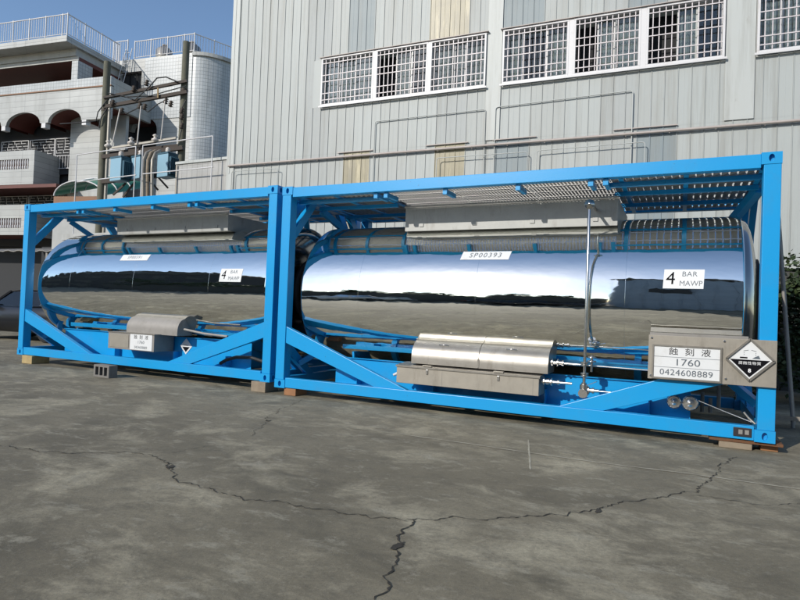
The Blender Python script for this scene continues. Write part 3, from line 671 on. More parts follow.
def W(s, off, z): p = FO+FE*s+FN*off; return (p.x, p.y, z)
def bent(pts, r, name, label, m, cat='pipe', group=None):
    out = []
    for i, p in enumerate(pts):           # rounded corners
        p = Vector(p)
        if 0 < i < len(pts)-1:
            a = (Vector(pts[i-1])-p).normalized()*.07; b = (Vector(pts[i+1])-p).normalized()*.07
            for k in range(5): t_ = k/4; out.append((p+a)*(1-t_)**2 + p*2*t_*(1-t_) + (p+b)*t_**2)
        else: out.append(p)
    o = MB().tube(out, r*.75, 8).obj(name, 'trim_pale'); return tag(o, label, cat, group)
wp = thing('wall_pipe', 'long straight pipe running across the factory cladding above the containers', 'pipe', FO, FA)
MB().tube([(0, -.075, 5.21), (16.5, -.075, 5.21)], .03, 10).obj('pipe', 'rust_pipe', wp)
brm = MB().box(-.008, .008, -.075, -.018, -.045, -.03).mesh('pipe_bracket', 'rust_pipe')
for k in range(20): link(brm, 'pipe_bracket', wp, (.4+k*.85, 0, 5.21))
hp = 'bent tube rails on the factory wall'
bent([W(4.61, .045, 4.1), W(4.61, .045, 6.06), W(7.50, .045, 6.08), W(7.50, .045, 4.1)], .016, 'tube_rail', 'tall bent tube rail on the wall left of the window gap', 'steel_pale', 'pipe', hp)
bent([W(7.74, .045, 4.1), W(7.74, .045, 6.10), W(10.72, .045, 6.15), W(10.72, .045, 4.1)], .016, 'tube_rail', 'tall bent tube rail below the middle group of barred windows', 'steel_pale', 'pipe', hp)
bent([W(6.35, .125, 4.1), W(6.35, .125, 4.98), W(8.54, .125, 4.97), W(8.54, .125, 4.1)], .013, 'tube_rail', 'low bent tube rail passing the yellow skylight strip', 'steel_pale', 'pipe', hp)
bent([W(8.74, .125, 4.1), W(8.74, .125, 4.98), W(10.99, .125, 5.0), W(10.99, .125, 4.1)], .013, 'tube_rail', 'low bent tube rail on the wall behind the nearer tank', 'steel_pale', 'pipe', hp)
bent([W(.18, .125, 4.1), W(.18, .125, 5.03), W(1.75, .125, 5.02), W(1.75, .125, 4.1)], .012, 'tube_rail', 'short thin tube rail by the left corner of the factory', 'steel_pale', 'pipe', hp)

# ------------------------------------------------------------------ ladder and hedge at the right
A = onZ(793, 428, 0); lad = thing('steel_ladder', 'thin steel tube ladder leaning behind the right end of the container', 'ladder', (A.x, A.y, 0))
top = onY(776, 190, A.y+.15)-Vector((A.x, A.y, 0)); d2 = Vector((.05, .28, 0))
MB().tube([(0, 0, 0), top], .02, 8).obj('side_rail', 'steel_dull', lad); MB().tube([d2, top+d2], .02, 8).obj('side_rail', 'steel_dull', lad)
for k in range(1, 10): p = top*(k/10); MB().tube([p, p+d2], .013, 6).obj('rung', 'steel_dull', lad)
B0_ = onZ(776, 436, .0)-Vector((A.x, A.y, 0)); 
MB().bar((-.45, .0, .10), (.45, .0, .13), .04, .05).obj('foot_bar', 'steel_pale', lad)
def leaves(n, cx, cy, cz, rx, ry, rz_, size, seed, flat=.5):
    rnd = random.Random(seed); mb = MB()
    lumps = [(rnd.uniform(-.75, .75), rnd.uniform(-.75, .75), rnd.uniform(-.75, .75), rnd.uniform(.25, .5)) for _ in range(16)]
    vs_ = []; fs = []
    for i in range(n):
        L_ = rnd.choice(lumps); v = Vector((rnd.gauss(0, 1), rnd.gauss(0, 1), rnd.gauss(0, 1))).normalized()*(L_[3]*rnd.uniform(.5, 1.05))
        p = Vector((cx+(L_[0]+v.x)*rx, cy+(L_[1]+v.y)*ry, cz+(L_[2]+v.z)*rz_))
        if p.z < .02: continue
        d = Vector((rnd.gauss(0, 1), rnd.gauss(0, 1), rnd.gauss(0, flat))).normalized(); sd = d.orthogonal().normalized(); q = Matrix.Rotation(rnd.uniform(0, 6.28), 3, d); sd = q @ sd
        l = size*rnd.uniform(.6, 1.3); o = len(vs_)
        vs_ += [p, p+d*l*.5+sd*l*.28, p+d*l, p+d*l*.5-sd*l*.28]; fs.append((o, o+1, o+2, o+3))
    mb.add(vs_, fs); return mb
def shrub(x, y, h, r_, label, seed, n=1500, size=.11, group=None):
    o = thing('shrub', label, 'shrub', (x, y, 0), 0, group)
    rnd = random.Random(seed); st = MB()
    for k in range(5): st.tube([(0, 0, 0), (rnd.uniform(-.2, .2)*r_, rnd.uniform(-.2, .2)*r_, h*.4), (rnd.uniform(-.7, .7)*r_, rnd.uniform(-.7, .7)*r_, h*.85)], [.02, .015, .006], 5)
    st.obj('stem', 'crossarm', o); leaves(n, 0, 0, h*.52, r_, r_, h*.5, size, seed).obj('foliage', 'leaf', o)
gs = 'shrubs at the foot of the factory wall'
shrub(6.0, 4.9, 2.3, .75, 'dark shrub seen between the tank end and the right post', 3, 6500, .11, gs)
shrub(7.3, 4.9, 2.35, .8, 'dark shrub behind the leaning ladder at the right edge', 4, 6500, .11, gs)
shrub(4.8, 5.2, 2.1, .7, 'dark shrub hidden behind the nearer tank', 5, 900, .1, gs)
shrub(8.7, 5.0, 2.3, .8, 'dark shrub beyond the right edge beside the wall', 6, 900, .1, gs)

# ------------------------------------------------------------------ tiled annex wall, yard railing
an = thing('annex_wall', 'low white tiled wall joined to the left corner of the factory', 'wall', (-8.95, 6.3, 0), 0)
MB().box(0, 2.30, 0, .22, 0, 5.52).obj('tiled_face', 'tile_near', an); MB().box(-.04, 2.30, -.04, .26, 5.521, 5.60).obj('coping', 'trim_pale', an)
MB().box(.0, .05, -.05, -.041, 3.5, 5.50).obj('downpipe', 'steel_pale', an)
yr = thing('tube_railing', 'thin white tube railing in front of the transformers', 'railing', (0, 6.6, 0), 0)
def Y66(px, py): p = onY(px, py, 6.0); return (p.x, -.6, p.z)
c1_, c2_, c3_, c4_ = Y66(77, 155), Y66(136, 146.5), Y66(143, 145.5), Y66(213, 136)
for p, q in ((c1_, c2_), (c3_, c4_), (Y66(77, 182), Y66(136, 175)), (Y66(143, 174), Y66(213, 167))): MB().tube([p, q], .018, 7).obj('rail_tube', 'white_paint', yr)
for p in (c1_, c2_, c3_, c4_): MB().tube([(p[0], p[1], p[2]), (p[0], p[1], 3.4)], .018, 7).obj('post', 'white_paint', yr)
MB().box(c1_[0]-.3, c4_[0]+.2, -.8, -.3, 3.2, 3.4).obj('deck', 'slab_grey', yr)
for xx in (c1_[0], c4_[0]): MB().box(xx-.1, xx+.1, -.7, -.5, 0, 3.199).obj('column', 'slab_grey', yr)

# ------------------------------------------------------------------ poles and transformers
def at_depth(px, py, dep): v = ray(px, py); return CAM+v*(dep/v.dot(_f))
DP = 22.0
def pole(px, pt, label, r0):
    b = at_depth(px, pt, DP); o = thing('utility_pole', label, 'utility pole', (b.x, b.y, 0), 0, 'poles carrying the transformers')
    MB().tube([(0, 0, 0), (0, 0, b.z)], [r0*1.25, r0], 16).obj('shaft', 'pole_concrete', o)
    MB().lathe([(0, r0*1.12), (.08, r0*1.12)], (0, 0, b.z-1.9), (0, 0, 1), 16).obj('clamp_band', 'crossarm', o)
    return b, o
bl, pol = pole(107.5, 62, 'shorter left utility pole with a white conduit beside it', .125)
br_, por = pole(186.5, 42, 'taller right utility pole beside the curved tower', .125)
MB().tube([(.32, -.05, 0), (.32, -.05, at_depth(110, 103, DP).z)], .06, 8).obj('conduit', 'steel_pale', pol)
ax_ = (br_-bl); ax_.z = 0; ax_n = ax_.normalized(); side = Vector((ax_n.y, -ax_n.x, 0))
def PL(px, py, off=0.0):                          # point in the plane through both poles
    n = Vector((-ax_n.y, ax_n.x, 0)); return on(px, py, Vector((bl.x, bl.y, 0))+side*off, n)
ptf = thing('transformer_platform', 'steel crossarms and platform hung between the two utility poles', 'platform', (bl.x, bl.y, 0))
def rel(p): return tuple(Vector(p)-Vector((bl.x, bl.y, 0)))
for (p, q, wd) in ((PL(104, 98, .2), PL(187, 81, .2), .10), (PL(104, 107, .2), PL(187, 92, .2), .12), (PL(102, 157, .2), PL(183, 148, .2), .14), (PL(102, 154, -.3), PL(183, 145, -.3), .1), (PL(102, 182, .25), PL(183, 173, .25), .14)):
    MB().bar(rel(p), rel(q), wd, wd).obj('crossarm', 'crossarm', ptf)
MB().bar(rel(PL(112, 148, .3)), rel(PL(176, 138, .3)), .07, .07).obj('crossarm', 'steel_pale', ptf)
for (p, q) in (((113, 195), (126, 183)), ((123, 197), (135, 182)), ((158, 190), (148, 178)), ((168, 188), (158, 177))): MB().bar(rel(PL(*p, .3)), rel(PL(*q, .3)), .06, .06).obj('strut', 'crossarm', ptf)
for (p, q) in (((112, 146), (120, 109)), ((137, 144), (141, 106)), ((161, 139), (165, 101))):
    MB().tube([rel(PL(*p, .35)), rel(PL(*q, .35))], .022, 6).obj('fuse_rod', 'porcelain', ptf)
for (p) in ((108, 147), (131, 144), (155, 141)): MB().lathe([(0, .05), (.05, .13), (.10, .13), (.14, .06), (.2, .05), (.24, .1), (.3, .02)], rel(PL(p[0], p[1]+1, .3)), (0, 0, 1), 12).obj('insulator', 'porcelain', ptf)
for (p) in ((112, 104), (121, 112), (139, 107), (144, 108), (165, 102), (170, 105), (181, 112), (181, 127), (181, 118), (133, 90), (146, 84)):
    MB().lathe([(0, .03), (.04, .10), (.08, .04), (.12, .10), (.16, .04), (.2, .09), (.24, .02)], rel(PL(p[0], p[1]+2, .25)), (.3, 0, 1), 10).obj('insulator', 'crossarm', ptf)
MB().tube([rel(PL(150, 86, .3)), rel(PL(157, 78, .3)), rel(PL(166, 77, .3)), rel(PL(178, 82, .3))], .025, 6).obj('cable', 'wire', ptf)
MB().tube([rel(PL(104, 98, .3)), rel(PL(120, 95, .3)), rel(PL(135, 100, .3)), rel(PL(150, 86, .3))], .02, 6).obj('cable', 'wire', ptf)
for pts in ([(107, 100), (98, 112), (96, 121), (86, 122), (60, 124)], [(107, 108), (101, 118), (99, 128)], [(108, 93), (125, 97), (150, 96), (186, 86)], [(141, 107), (148, 112), (158, 104), (165, 101)], [(120, 109), (126, 114), (136, 109), (141, 106)], [(186, 100), (180, 112), (182, 128), (179, 140)]):
    MB().tube([rel(PL(x, y, .28)) for x, y in pts], .022, 5).obj('cable', 'wire', ptf)
MB().bar(rel(PL(158, 88, .3)), rel(PL(158, 98, .3)), .05, .05).obj('strut', 'gold', ptf)
def trafo(px0, pxm, px1, pt, pb, label):
    a = PL(px0, pb, .75); m_ = PL(pxm, pb, 1.05); b = PL(px1, pb, .70)
    h = PL(pxm, pt, 1.05).z-m_.z; o = thing('transformer', label, 'transformer', (m_.x, m_.y, m_.z), 0, 'pole transformers')
    A_ = Vector((a.x-m_.x, a.y-m_.y)); B_ = Vector((b.x-m_.x, b.y-m_.y)); C_ = A_+B_
    MB().prism([(0, 0), tuple(B_), tuple(C_), tuple(A_)], 'z', 0, h).obj('casing', 'trafo_light', o, .02)
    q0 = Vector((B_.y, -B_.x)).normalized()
    MB().prism([tuple(q0*.03+B_*.02), tuple(q0*.03+B_*.99), tuple(q0*.002+B_*.99), tuple(q0*.002+B_*.02)], 'z', .02, h-.02).obj('shade_panel', 'trafo_dark', o)  # dark cover panel, paints shade over the right face of the casing
    for k in range(7):                             # cooling fins on the face painted dark as shaded
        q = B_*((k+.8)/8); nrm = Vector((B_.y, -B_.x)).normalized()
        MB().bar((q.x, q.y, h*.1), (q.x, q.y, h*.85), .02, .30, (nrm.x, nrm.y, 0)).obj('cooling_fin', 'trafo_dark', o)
    MB().prism([tuple((B_+A_)*-.03), tuple(B_*1.03-A_*.03), tuple(C_*1.03), tuple(A_*1.03-B_*.03)], 'z', h, h+.06).obj('lid', 'trafo_dark', o)
    for k in range(3): p = C_*(.3+.2*k); MB().lathe([(0, .05), (.05, .09), (.1, .05), (.15, .09), (.2, .03)], (p.x, p.y, h+.06), (0, 0, 1), 10).obj('bushing', 'porcelain', o)
trafo(109.5, 120, 130, 157, 180, 'leftmost of the three light blue pole transformers')
trafo(130.5, 139, 149, 156, 178, 'middle light blue transformer mostly behind the pipes')
trafo(156.5, 167, 177, 153, 176, 'rightmost of the three light blue pole transformers')
for nm, off, x_ in (('leftmost', 0, 144), ('middle', 0, 148.5), ('rightmost', 0, 153)):
    P = [PL(x_-1, 210, 1.9), PL(x_-1, 170, 1.9), PL(x_-.5, 160, 1.9), PL(x_+2.5, 153, 1.7), PL(x_+7, 151, 1.4)]
    o = MB().tube(P, .055, 8).obj('cable_conduit', 'wood_grey' if nm == 'middle' else 'steel_pale'); tag(o, nm+' of three bent conduits rising between the transformers', 'conduit', 'conduits by the transformers')

# ------------------------------------------------------------------ apartment house
AO = Vector((-24.47, 13.1, 0)); AA = math.atan2(.153, .988); AX = Vector((math.cos(AA), math.sin(AA), 0)); AY = Vector((-AX.y, AX.x, 0))
ap = thing('apartment_house', 'white tiled apartment house with scalloped arches and roof terrace', 'apartment house', AO, AA)
def onA(px, py, y=0): P = on(px, py, AO+AY*y, AY)-AO; return P.dot(AX), P.z
XR = 2.72                                            # right corner of the arched front
# scalloped front band between parapet and arches
arches = [(-5.9, 1.25), (-3.19, 1.25), (-.28, 1.18), (2.55+.0, .0)]
def scallop(x0, x1, zc_, zt_, cs, z_base):
    pts = [(x0, zt_), (x0, z_base)]
    for (cx_, r_, rh) in cs:
        for k in range(13): t_ = math.pi*(1-k/12); pts.append((cx_+r_*math.cos(t_), z_base+rh*math.sin(t_)))
    pts += [(x1, z_base), (x1, zt_)]; return pts
front = scallop(-9, XR, 0, 12.40, [(-8.9+.01, 0.01, .01), (-6.0, 1.22, .66), (-3.19, 1.22, .66), (-.28, 1.14, .66)], 10.72)
MB().prism(front, 'y', 0, .18).obj('arched_wall', 'tile_rows', ap)
for (cx_, r_) in ((-6.0, 1.22), (-3.19, 1.22), (-.28, 1.14)):     # curved maroon soffits running back from each arch
    mb = MB(); n = 12; vs_ = []
    for k in range(n+1):
        t_ = math.pi*k/n; x, z = cx_+r_*math.cos(t_), 10.72+.66*math.sin(t_); vs_ += [(x, .181, z+.001), (x, 1.7, z+.001)]
    mb.add(vs_, [(2*k, 2*k+1, 2*k+3, 2*k+2) for k in range(n)], True); mb.obj('arch_soffit', 'maroon', ap)
MB().box(-9, XR-.21, .181, 2.99, 11.42, 11.6).obj('floor_slab', 'maroon', ap)
MB().box(-9, XR+.04, -.05, .0-.001, 12.401, 12.46).obj('drip_line', 'brick_brown', ap)
MB().box(-9, XR, -.03, .20, 12.461, 12.92).obj('parapet', 'tile_grid', ap)
for x in (-7.5, -4.6, -1.72, 1.05):
    MB().box(x-.14, x+.14, .0, .3, 10.45, 10.71).obj('corbel', 'white_paint', ap)
# recessed wall under the arches, with grille windows, and the lit wall piece
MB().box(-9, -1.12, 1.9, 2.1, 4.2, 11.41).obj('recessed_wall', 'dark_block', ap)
MB().box(-1.11, .95, 1.2, 1.4, 0, 11.41).obj('tiled_wall', 'tile_rows', ap)
MB().box(.951, 2.4, 1.5, 1.7, 0, 11.41).obj('tiled_wall', 'slab_grey', ap)
def fretwork(x0, x1, z0, z1, y, seed):
    """decorative window grille: grid bars broken into little steps"""
    fr = MB(); q = .035
    fr.box(x0, x0+q, y, y+.03, z0, z1); fr.box(x1-q, x1, y, y+.03, z0, z1); fr.box(x0+q, x1-q, y, y+.03, z0, z0+q); fr.box(x0+q, x1-q, y, y+.03, z1-q, z1)
    o = fr.obj('window_grille', 'white_paint', ap)
    rnd = random.Random(seed); zs = z0+(z1-z0)*.42; n = int((x1-x0)/.17)
    for k in range(1, n):
        x = x0+(x1-x0)*k/n; MB().box(x-.011, x+.011, y+.004, y+.018, z0+q, zs).obj('grille_bar', 'white_paint', o)
    MB().box(x0+q, x1-q, y+.001, y+.02, zs, zs+.03).obj('grille_bar', 'white_paint', o)
    rows = 5
    for r_ in range(1, rows+1):
        z = zs+(z1-zs)*r_/(rows+1); x = x0+rnd.uniform(.05, .2)
        while x < x1-.25:
            L_ = rnd.uniform(.25, .5); MB().box(x, min(x+L_, x1-q), y+.002, y+.016, z-.011, z+.011).obj('grille_bar', 'white_paint', o)
            if rnd.random() < .8: MB().box(x, x+.022, y+.017, y+.03, z-.02, z+(z1-zs)/(rows+1)).obj('grille_bar', 'white_paint', o)
            x += L_+rnd.uniform(.05, .16)
for (a, b, z0, z1, sd) in ((-6.6, -4.5, 8.6, 10.35, 1), (-4.4, -2.55, 8.6, 10.35, 2), (-2.5, -1.15, 8.6, 10.35, 3), (-6.6, -4.4, 5.5, 7.1, 4), (-4.3, -2.3, 5.5, 7.1, 5), (-2.2, -.9, 5.5, 7.1, 6)): fretwork(a, b, z0, z1, 1.5, sd)
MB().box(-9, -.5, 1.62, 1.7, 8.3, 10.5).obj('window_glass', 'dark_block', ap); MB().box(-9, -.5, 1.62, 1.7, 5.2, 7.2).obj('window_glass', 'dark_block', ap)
MB().box(-9, -.4, -.2, 1.8, 7.15, 7.33).obj('floor_slab', 'maroon', ap)
# balconies: front panel with baluster opening, side panel, floor
def balcony(xr, yf, z0, z1, zo0, zo1, xo, nb=20):
    x0 = -9
    mb = MB(); mb.box(x0, xr, yf, yf+.12, z0, zo0); mb.box(x0, xr, yf, yf+.12, zo1, z1); mb.box(xo, xr, yf, yf+.12, zo0, zo1)
    o = mb.obj('balcony', 'tile_rows', ap)
    MB().box(xr-.12, xr, yf+.1205, yf+1.65, z0, z1).obj('side_panel', 'tile_rows', o)
    MB().box(x0, xr-.121, yf+.1205, yf+1.65, z0-.02, z0+.12).obj('balcony_floor', 'maroon', o)
    MB().box(x0, xo, yf+.10, yf+.115, zo0+.001, zo1-.001).obj('recess', 'brick_brown', o)
    bm_ = MB().lathe([(0, .035), (.12, .055), (.2, .03), (.4, .05), (zo1-zo0-.003, .03)], (0, 0, 0), (0, 0, 1), 7).mesh('baluster', 'white_paint')
    for k in range(nb): link(bm_, 'baluster', o, (xo-.12-k*.17, yf+.05, zo0+.0015))
balcony(-2.24, 0, 7.40, 9.27, 8.25, 8.80, -2.62)
balcony(-2.6, 0, 4.62, 6.28, 5.0, 5.55, -2.95, 16)
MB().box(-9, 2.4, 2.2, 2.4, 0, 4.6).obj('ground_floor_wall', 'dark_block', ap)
# loggia level and roof terrace
pil = [(.05, .46, 0, .4)]
MB().box(.05, .46, .0, .5, 12.921, 13.95).obj('pillar', 'tile_grid', ap); MB().box(.05, .46, .501, .97, 12.921, 13.95).obj('pillar', 'tile_grid', ap)
MB().box(-9, .459, .02, 2.98, 13.951, 14.15).obj('ceiling_slab', 'maroon', ap); MB().box(-9, .50, -.02, .019, 13.951, 14.17).obj('beam', 'slab_grey', ap)
MB().box(-9, -.20, 5.5, 5.7, 12.6, 13.95).obj('loggia_back', 'maroon', ap) if False else None
MB().box(-4.6, .04, 2.8, 2.97, 12.93, 13.95).obj('loggia_back', 'maroon', ap)
MB().box(-9, .60, -.9, 3.0, 14.56, 14.87).obj('roof_slab', 'tile_rows', ap); MB().box(-9, .40, -.1, 3.0, 14.171, 14.559).obj('roof_soffit', 'slab_grey', ap)
MB().box(.05, .46, 2.2, 2.98, 12.921, 13.95).obj('pillar', 'tile_grid', ap)
MB().box(.0, XR-.21, .2, 2.9, 11.61, 11.8).obj('floor_slab', 'maroon', ap)
MB().box(XR-.2, XR-.001, .201, 2.99, 11.38, 12.9).obj('side_wall', 'tile_rows', ap)
def railing(parent, pts, h, label_=None):
    rl = MB()
    for p, q in zip(pts[:-1], pts[1:]):
        p, q = Vector(p), Vector(q); rl.tube([p+Vector((0, 0, h)), q+Vector((0, 0, h))], .03, 6); rl.tube([p+Vector((0, 0, .12)), q+Vector((0, 0, .12))], .02, 6)
    o = rl.obj('roof_railing', 'white_paint', parent)
    bm_ = MB().tube([(0, 0, .12), (0, 0, h)], .014, 4).mesh('baluster', 'white_paint'); pm_ = MB().tube([(0, 0, 0), (0, 0, h+.06)], .035, 6).mesh('post', 'white_paint')
    for p, q in zip(pts[:-1], pts[1:]):
        p, q = Vector(p), Vector(q); L_ = (q-p).length; n = max(1, int(L_/.16)); per = 7
        for k in range(n):
            link(pm_ if k % per == 0 else bm_, 'post' if k % per == 0 else 'baluster', o, p.lerp(q, k/n))
    link(pm_, 'post', o, pts[-1])
railing(ap, [(-8.9, -.8, 14.88), (.5, -.8, 14.88), (.5, 2.75, 14.88)], 1.15)
# stair tower block behind, its window, ladder, water tanks and curved corner
BY = 3.0
bx0, bz = onA(113, 70, BY)[0], onA(150, 57.5, BY)[1]; bx1 = onA(193, 57, BY)[0]
wx0, wz1 = onA(121, 73, BY); wx1, wz0 = onA(141, 92, BY)
zs_ = onA(132, 131, BY)[1]; zc1 = onA(144, 118, BY)[1]
ca0, ca1 = onA(131.5, 125, BY)[0], onA(157, 125, BY)[0]; cb0, cb1 = onA(111, 125, BY)[0], onA(129, 125, BY)[0]
zd = onA(140, 160, BY)[1]
mb = MB(); mb.box(bx0, wx0, BY, BY+.3, zc1+.25, bz); mb.box(wx0, wx1, BY, BY+.3, wz1, bz); mb.box(wx0, wx1, BY, BY+.3, zc1+.25, wz0); mb.box(wx1, bx1, BY, BY+.3, zc1+.25, bz); mb.box(ca1, bx1, BY, BY+.3, 0, zc1+.2499)
pts = [(bx0, zc1+.2499), (bx0, zs_)]
for (u0, u1) in ((cb0, cb1), (ca0, ca1)):
    for k in range(13): t_ = math.pi*(1-k/12); pts.append(((u0+u1)/2+(u1-u0)/2*math.cos(t_)*.999, zs_+(zc1-zs_)*math.sin(t_)))
pts += [(ca1-.0005, zc1+.2499)]
mb.prism(pts, 'y', BY, BY+.3); mb.obj('tower_wall', 'tile_rows', ap)
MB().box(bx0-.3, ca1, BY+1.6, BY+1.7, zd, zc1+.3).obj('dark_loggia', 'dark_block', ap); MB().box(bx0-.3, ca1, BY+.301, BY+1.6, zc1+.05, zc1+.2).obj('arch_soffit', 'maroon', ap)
MB().box(bx0-.3, ca1-.001, BY+.05, BY+.25, 0, zd).obj('balcony_front', 'tile_rows', ap)
MB().box(wx0, wx1, BY+.25, BY+.3-.002, wz0, wz1).obj('window_glass', 'dark_block', ap)
for k in range(4): MB().box(wx0+(wx1-wx0)*k/3-.02, wx0+(wx1-wx0)*k/3+.02, BY+.15, BY+.2, wz0, wz1).obj('window_bar', 'dark_void', ap)
MB().box(bx0, bx1, BY+.401, BY+5, bz-.3, bz-.05).obj('tower_roof', 'slab_grey', ap)
rc_ = onA(229, 100, BY+.9)[0]-bx1+.1
prof = [(bx1+rc_*math.sin(t_), BY+rc_*1.75*(1-math.cos(t_))) for t_ in [R(k) for k in range(0, 91, 6)]] + [(bx1, BY+rc_*1.75)]
mb = MB(); mb.prism(prof, 'z', 0, bz-.18); mb.obj('curved_tower', 'tile_grid', ap)
prof2 = [(bx1+(rc_+.12)*math.sin(t_), BY-.1+(rc_*1.75)*(1-math.cos(t_))) for t_ in [R(k) for k in range(0, 91, 6)]] + [(bx1, BY+rc_*1.75)]
MB().prism(prof2, 'z', bz-.179, bz+.02).obj('tower_cornice', 'slab_grey', ap)
MB().box(bx1-3.2, bx1-.001, BY-.04, BY-.001, bz-3.6, bz-.1).obj('tower_panel', 'tile_grid', ap)
r0_ = onA(133, 60, BY)[0]
railing(ap, [(r0_, BY+.1, bz+.02), (bx1+.05, BY+.0, bz+.02), (bx1+rc_*.97, BY+rc_*1.65, bz+.02)], 1.05)
railing(ap, [(onA(112, 60, BY)[0], BY+.1, bz-.1), (onA(126, 60, BY)[0], BY+.1, bz-.1)], 1.3)
for xx in (onA(127, 60, BY)[0], onA(133, 60, BY)[0]): MB().tube([(xx-.35, BY-.3, bz-1.5), (xx, BY-.1, bz+.6)], .025, 6).obj('ladder_rail', 'white_paint', ap)
for k in range(6): p0 = onA(126, 60, BY)[0]; MB().tube([(p0-.3+k*.06, BY-.27+k*.03, bz-1.3+k*.33), (p0+.05+k*.06, BY-.27+k*.03, bz-1.3+k*.33)], .018, 5).obj('ladder_rung', 'white_paint', ap)
for (px0, px1, lab) in ((152.5, 165.5, 'stainless water tank on the tower roof behind the railing'), (180, 194, 'stainless water tank on the tower roof behind the right pole')):
    a, b = onA(px0, 50, BY+1.2), onA(px1, 50, BY+1.2); rr = (b[0]-a[0])/2
    P = AO+AX*((a[0]+b[0])/2)+AY*(BY+1.2+rr)
    o = thing('water_tank', lab, 'water tank', (P.x, P.y, bz-.049), AA, 'stainless roof water tanks')
    MB().lathe([(.0, rr), (.3, rr), (.32, rr*1.03), (.36, rr*1.03), (.38, rr), (.8, rr), (.82, rr*1.03), (.86, rr*1.03), (.88, rr), (1.2, rr), (1.38, rr*.6), (1.45, .15), (1.5, .12), (1.51, 0)], (0, 0, 0), (0, 0, 1), 28).obj('tank_body', 'steel_satin', o)
    MB().lathe([(1.505, .16), (1.56, .16), (1.57, 0)], (0, 0, 0), (0, 0, 1), 12).obj('lid', 'steel_dull', o)
# green arched awning
aw_c = at_depth(78, 196, 24); aw = thing('arched_awning', 'green arched awning with white ribs beside the house', 'awning', (aw_c.x, aw_c.y, aw_c.z), YAW*.0+.25)
ra = 1.15; n = 14
for (t0_, t1_) in [(k*math.pi/4, (k+1)*math.pi/4) for k in range(4)]:
    mb = MB(); vs_ = []
    for k in range(7):
        t_ = t0_+(t1_-t0_)*k/6; x, z = ra*math.cos(t_), .62*math.sin(t_); vs_ += [(x, 0, z), (x, 2.6, z+.9)]
    mb.add(vs_, [(2*k, 2*k+2, 2*k+3, 2*k+1) for k in range(6)], True); mb.obj('awning_sheet', 'awning_green', aw)
for yy in (0, .87, 1.74, 2.6): MB().tube([(1.01*ra*math.cos(R(k)), yy, .63*math.sin(R(k))+.01+yy*.9/2.6) for k in range(0, 181, 12)], .03, 6).obj('awning_rib', 'white_paint', aw)
for t_ in (45, 90, 135): MB().tube([(1.01*ra*math.cos(R(t_)), 0, .63*math.sin(R(t_))), (1.01*ra*math.cos(R(t_)), 2.6, .63*math.sin(R(t_))+.9)], .02, 5).obj('awning_rib', 'white_paint', aw)
MB().box(-ra, ra, -.02, .1, -.9, -.02).obj('awning_wall', 'brick_brown', aw); MB().box(-ra, ra, .0, .1, -aw_c.z, -.901).obj('awning_wall', 'slab_grey', aw)

# grey canopy shed at the left edge
sh = thing('canopy_shed', 'grey canopy roof over a dark parking space at the left edge', 'canopy', (-15.5, 9.0, 0), .1)
mb = MB(); n = 60
vs_ = []
for k in range(n+1): x = -6+9.2*k/n; z = .03*math.sin(k*1.6); vs_ += [(x, -1.6, 3.05+z), (x, 1.8, 3.5+z), (x, -1.6, 3.02+z), (x, 1.8, 3.47+z)]
mb.add(vs_, [(4*k, 4*k+4, 4*k+5, 4*k+1) for k in range(n)]+[(4*k+2, 4*k+3, 4*k+7, 4*k+6) for k in range(n)]+[(4*k, 4*k+2, 4*k+6, 4*k+4) for k in range(n)])
mb.obj('roof_sheet', 'steel_dull', sh)
MB().box(-6, 3.2, 1.85, 2.0, 0, 3.6).obj('back_wall', 'dark_block', sh)  # dark colour stands in for the shade under the canopy
for x in (-5.8, -1.5, 2.9): MB().box(x, x+.1, -1.5, -1.4, 0, 3.0).obj('post', 'steel_dull', sh)
for k in range(5):
    x = -5+k*1.6; MB().box(x, x+.9, 1.80, 1.848, .3, 2.2).obj('door_panel', 'brick_brown' if k % 2 else 'trafo_dark', sh)

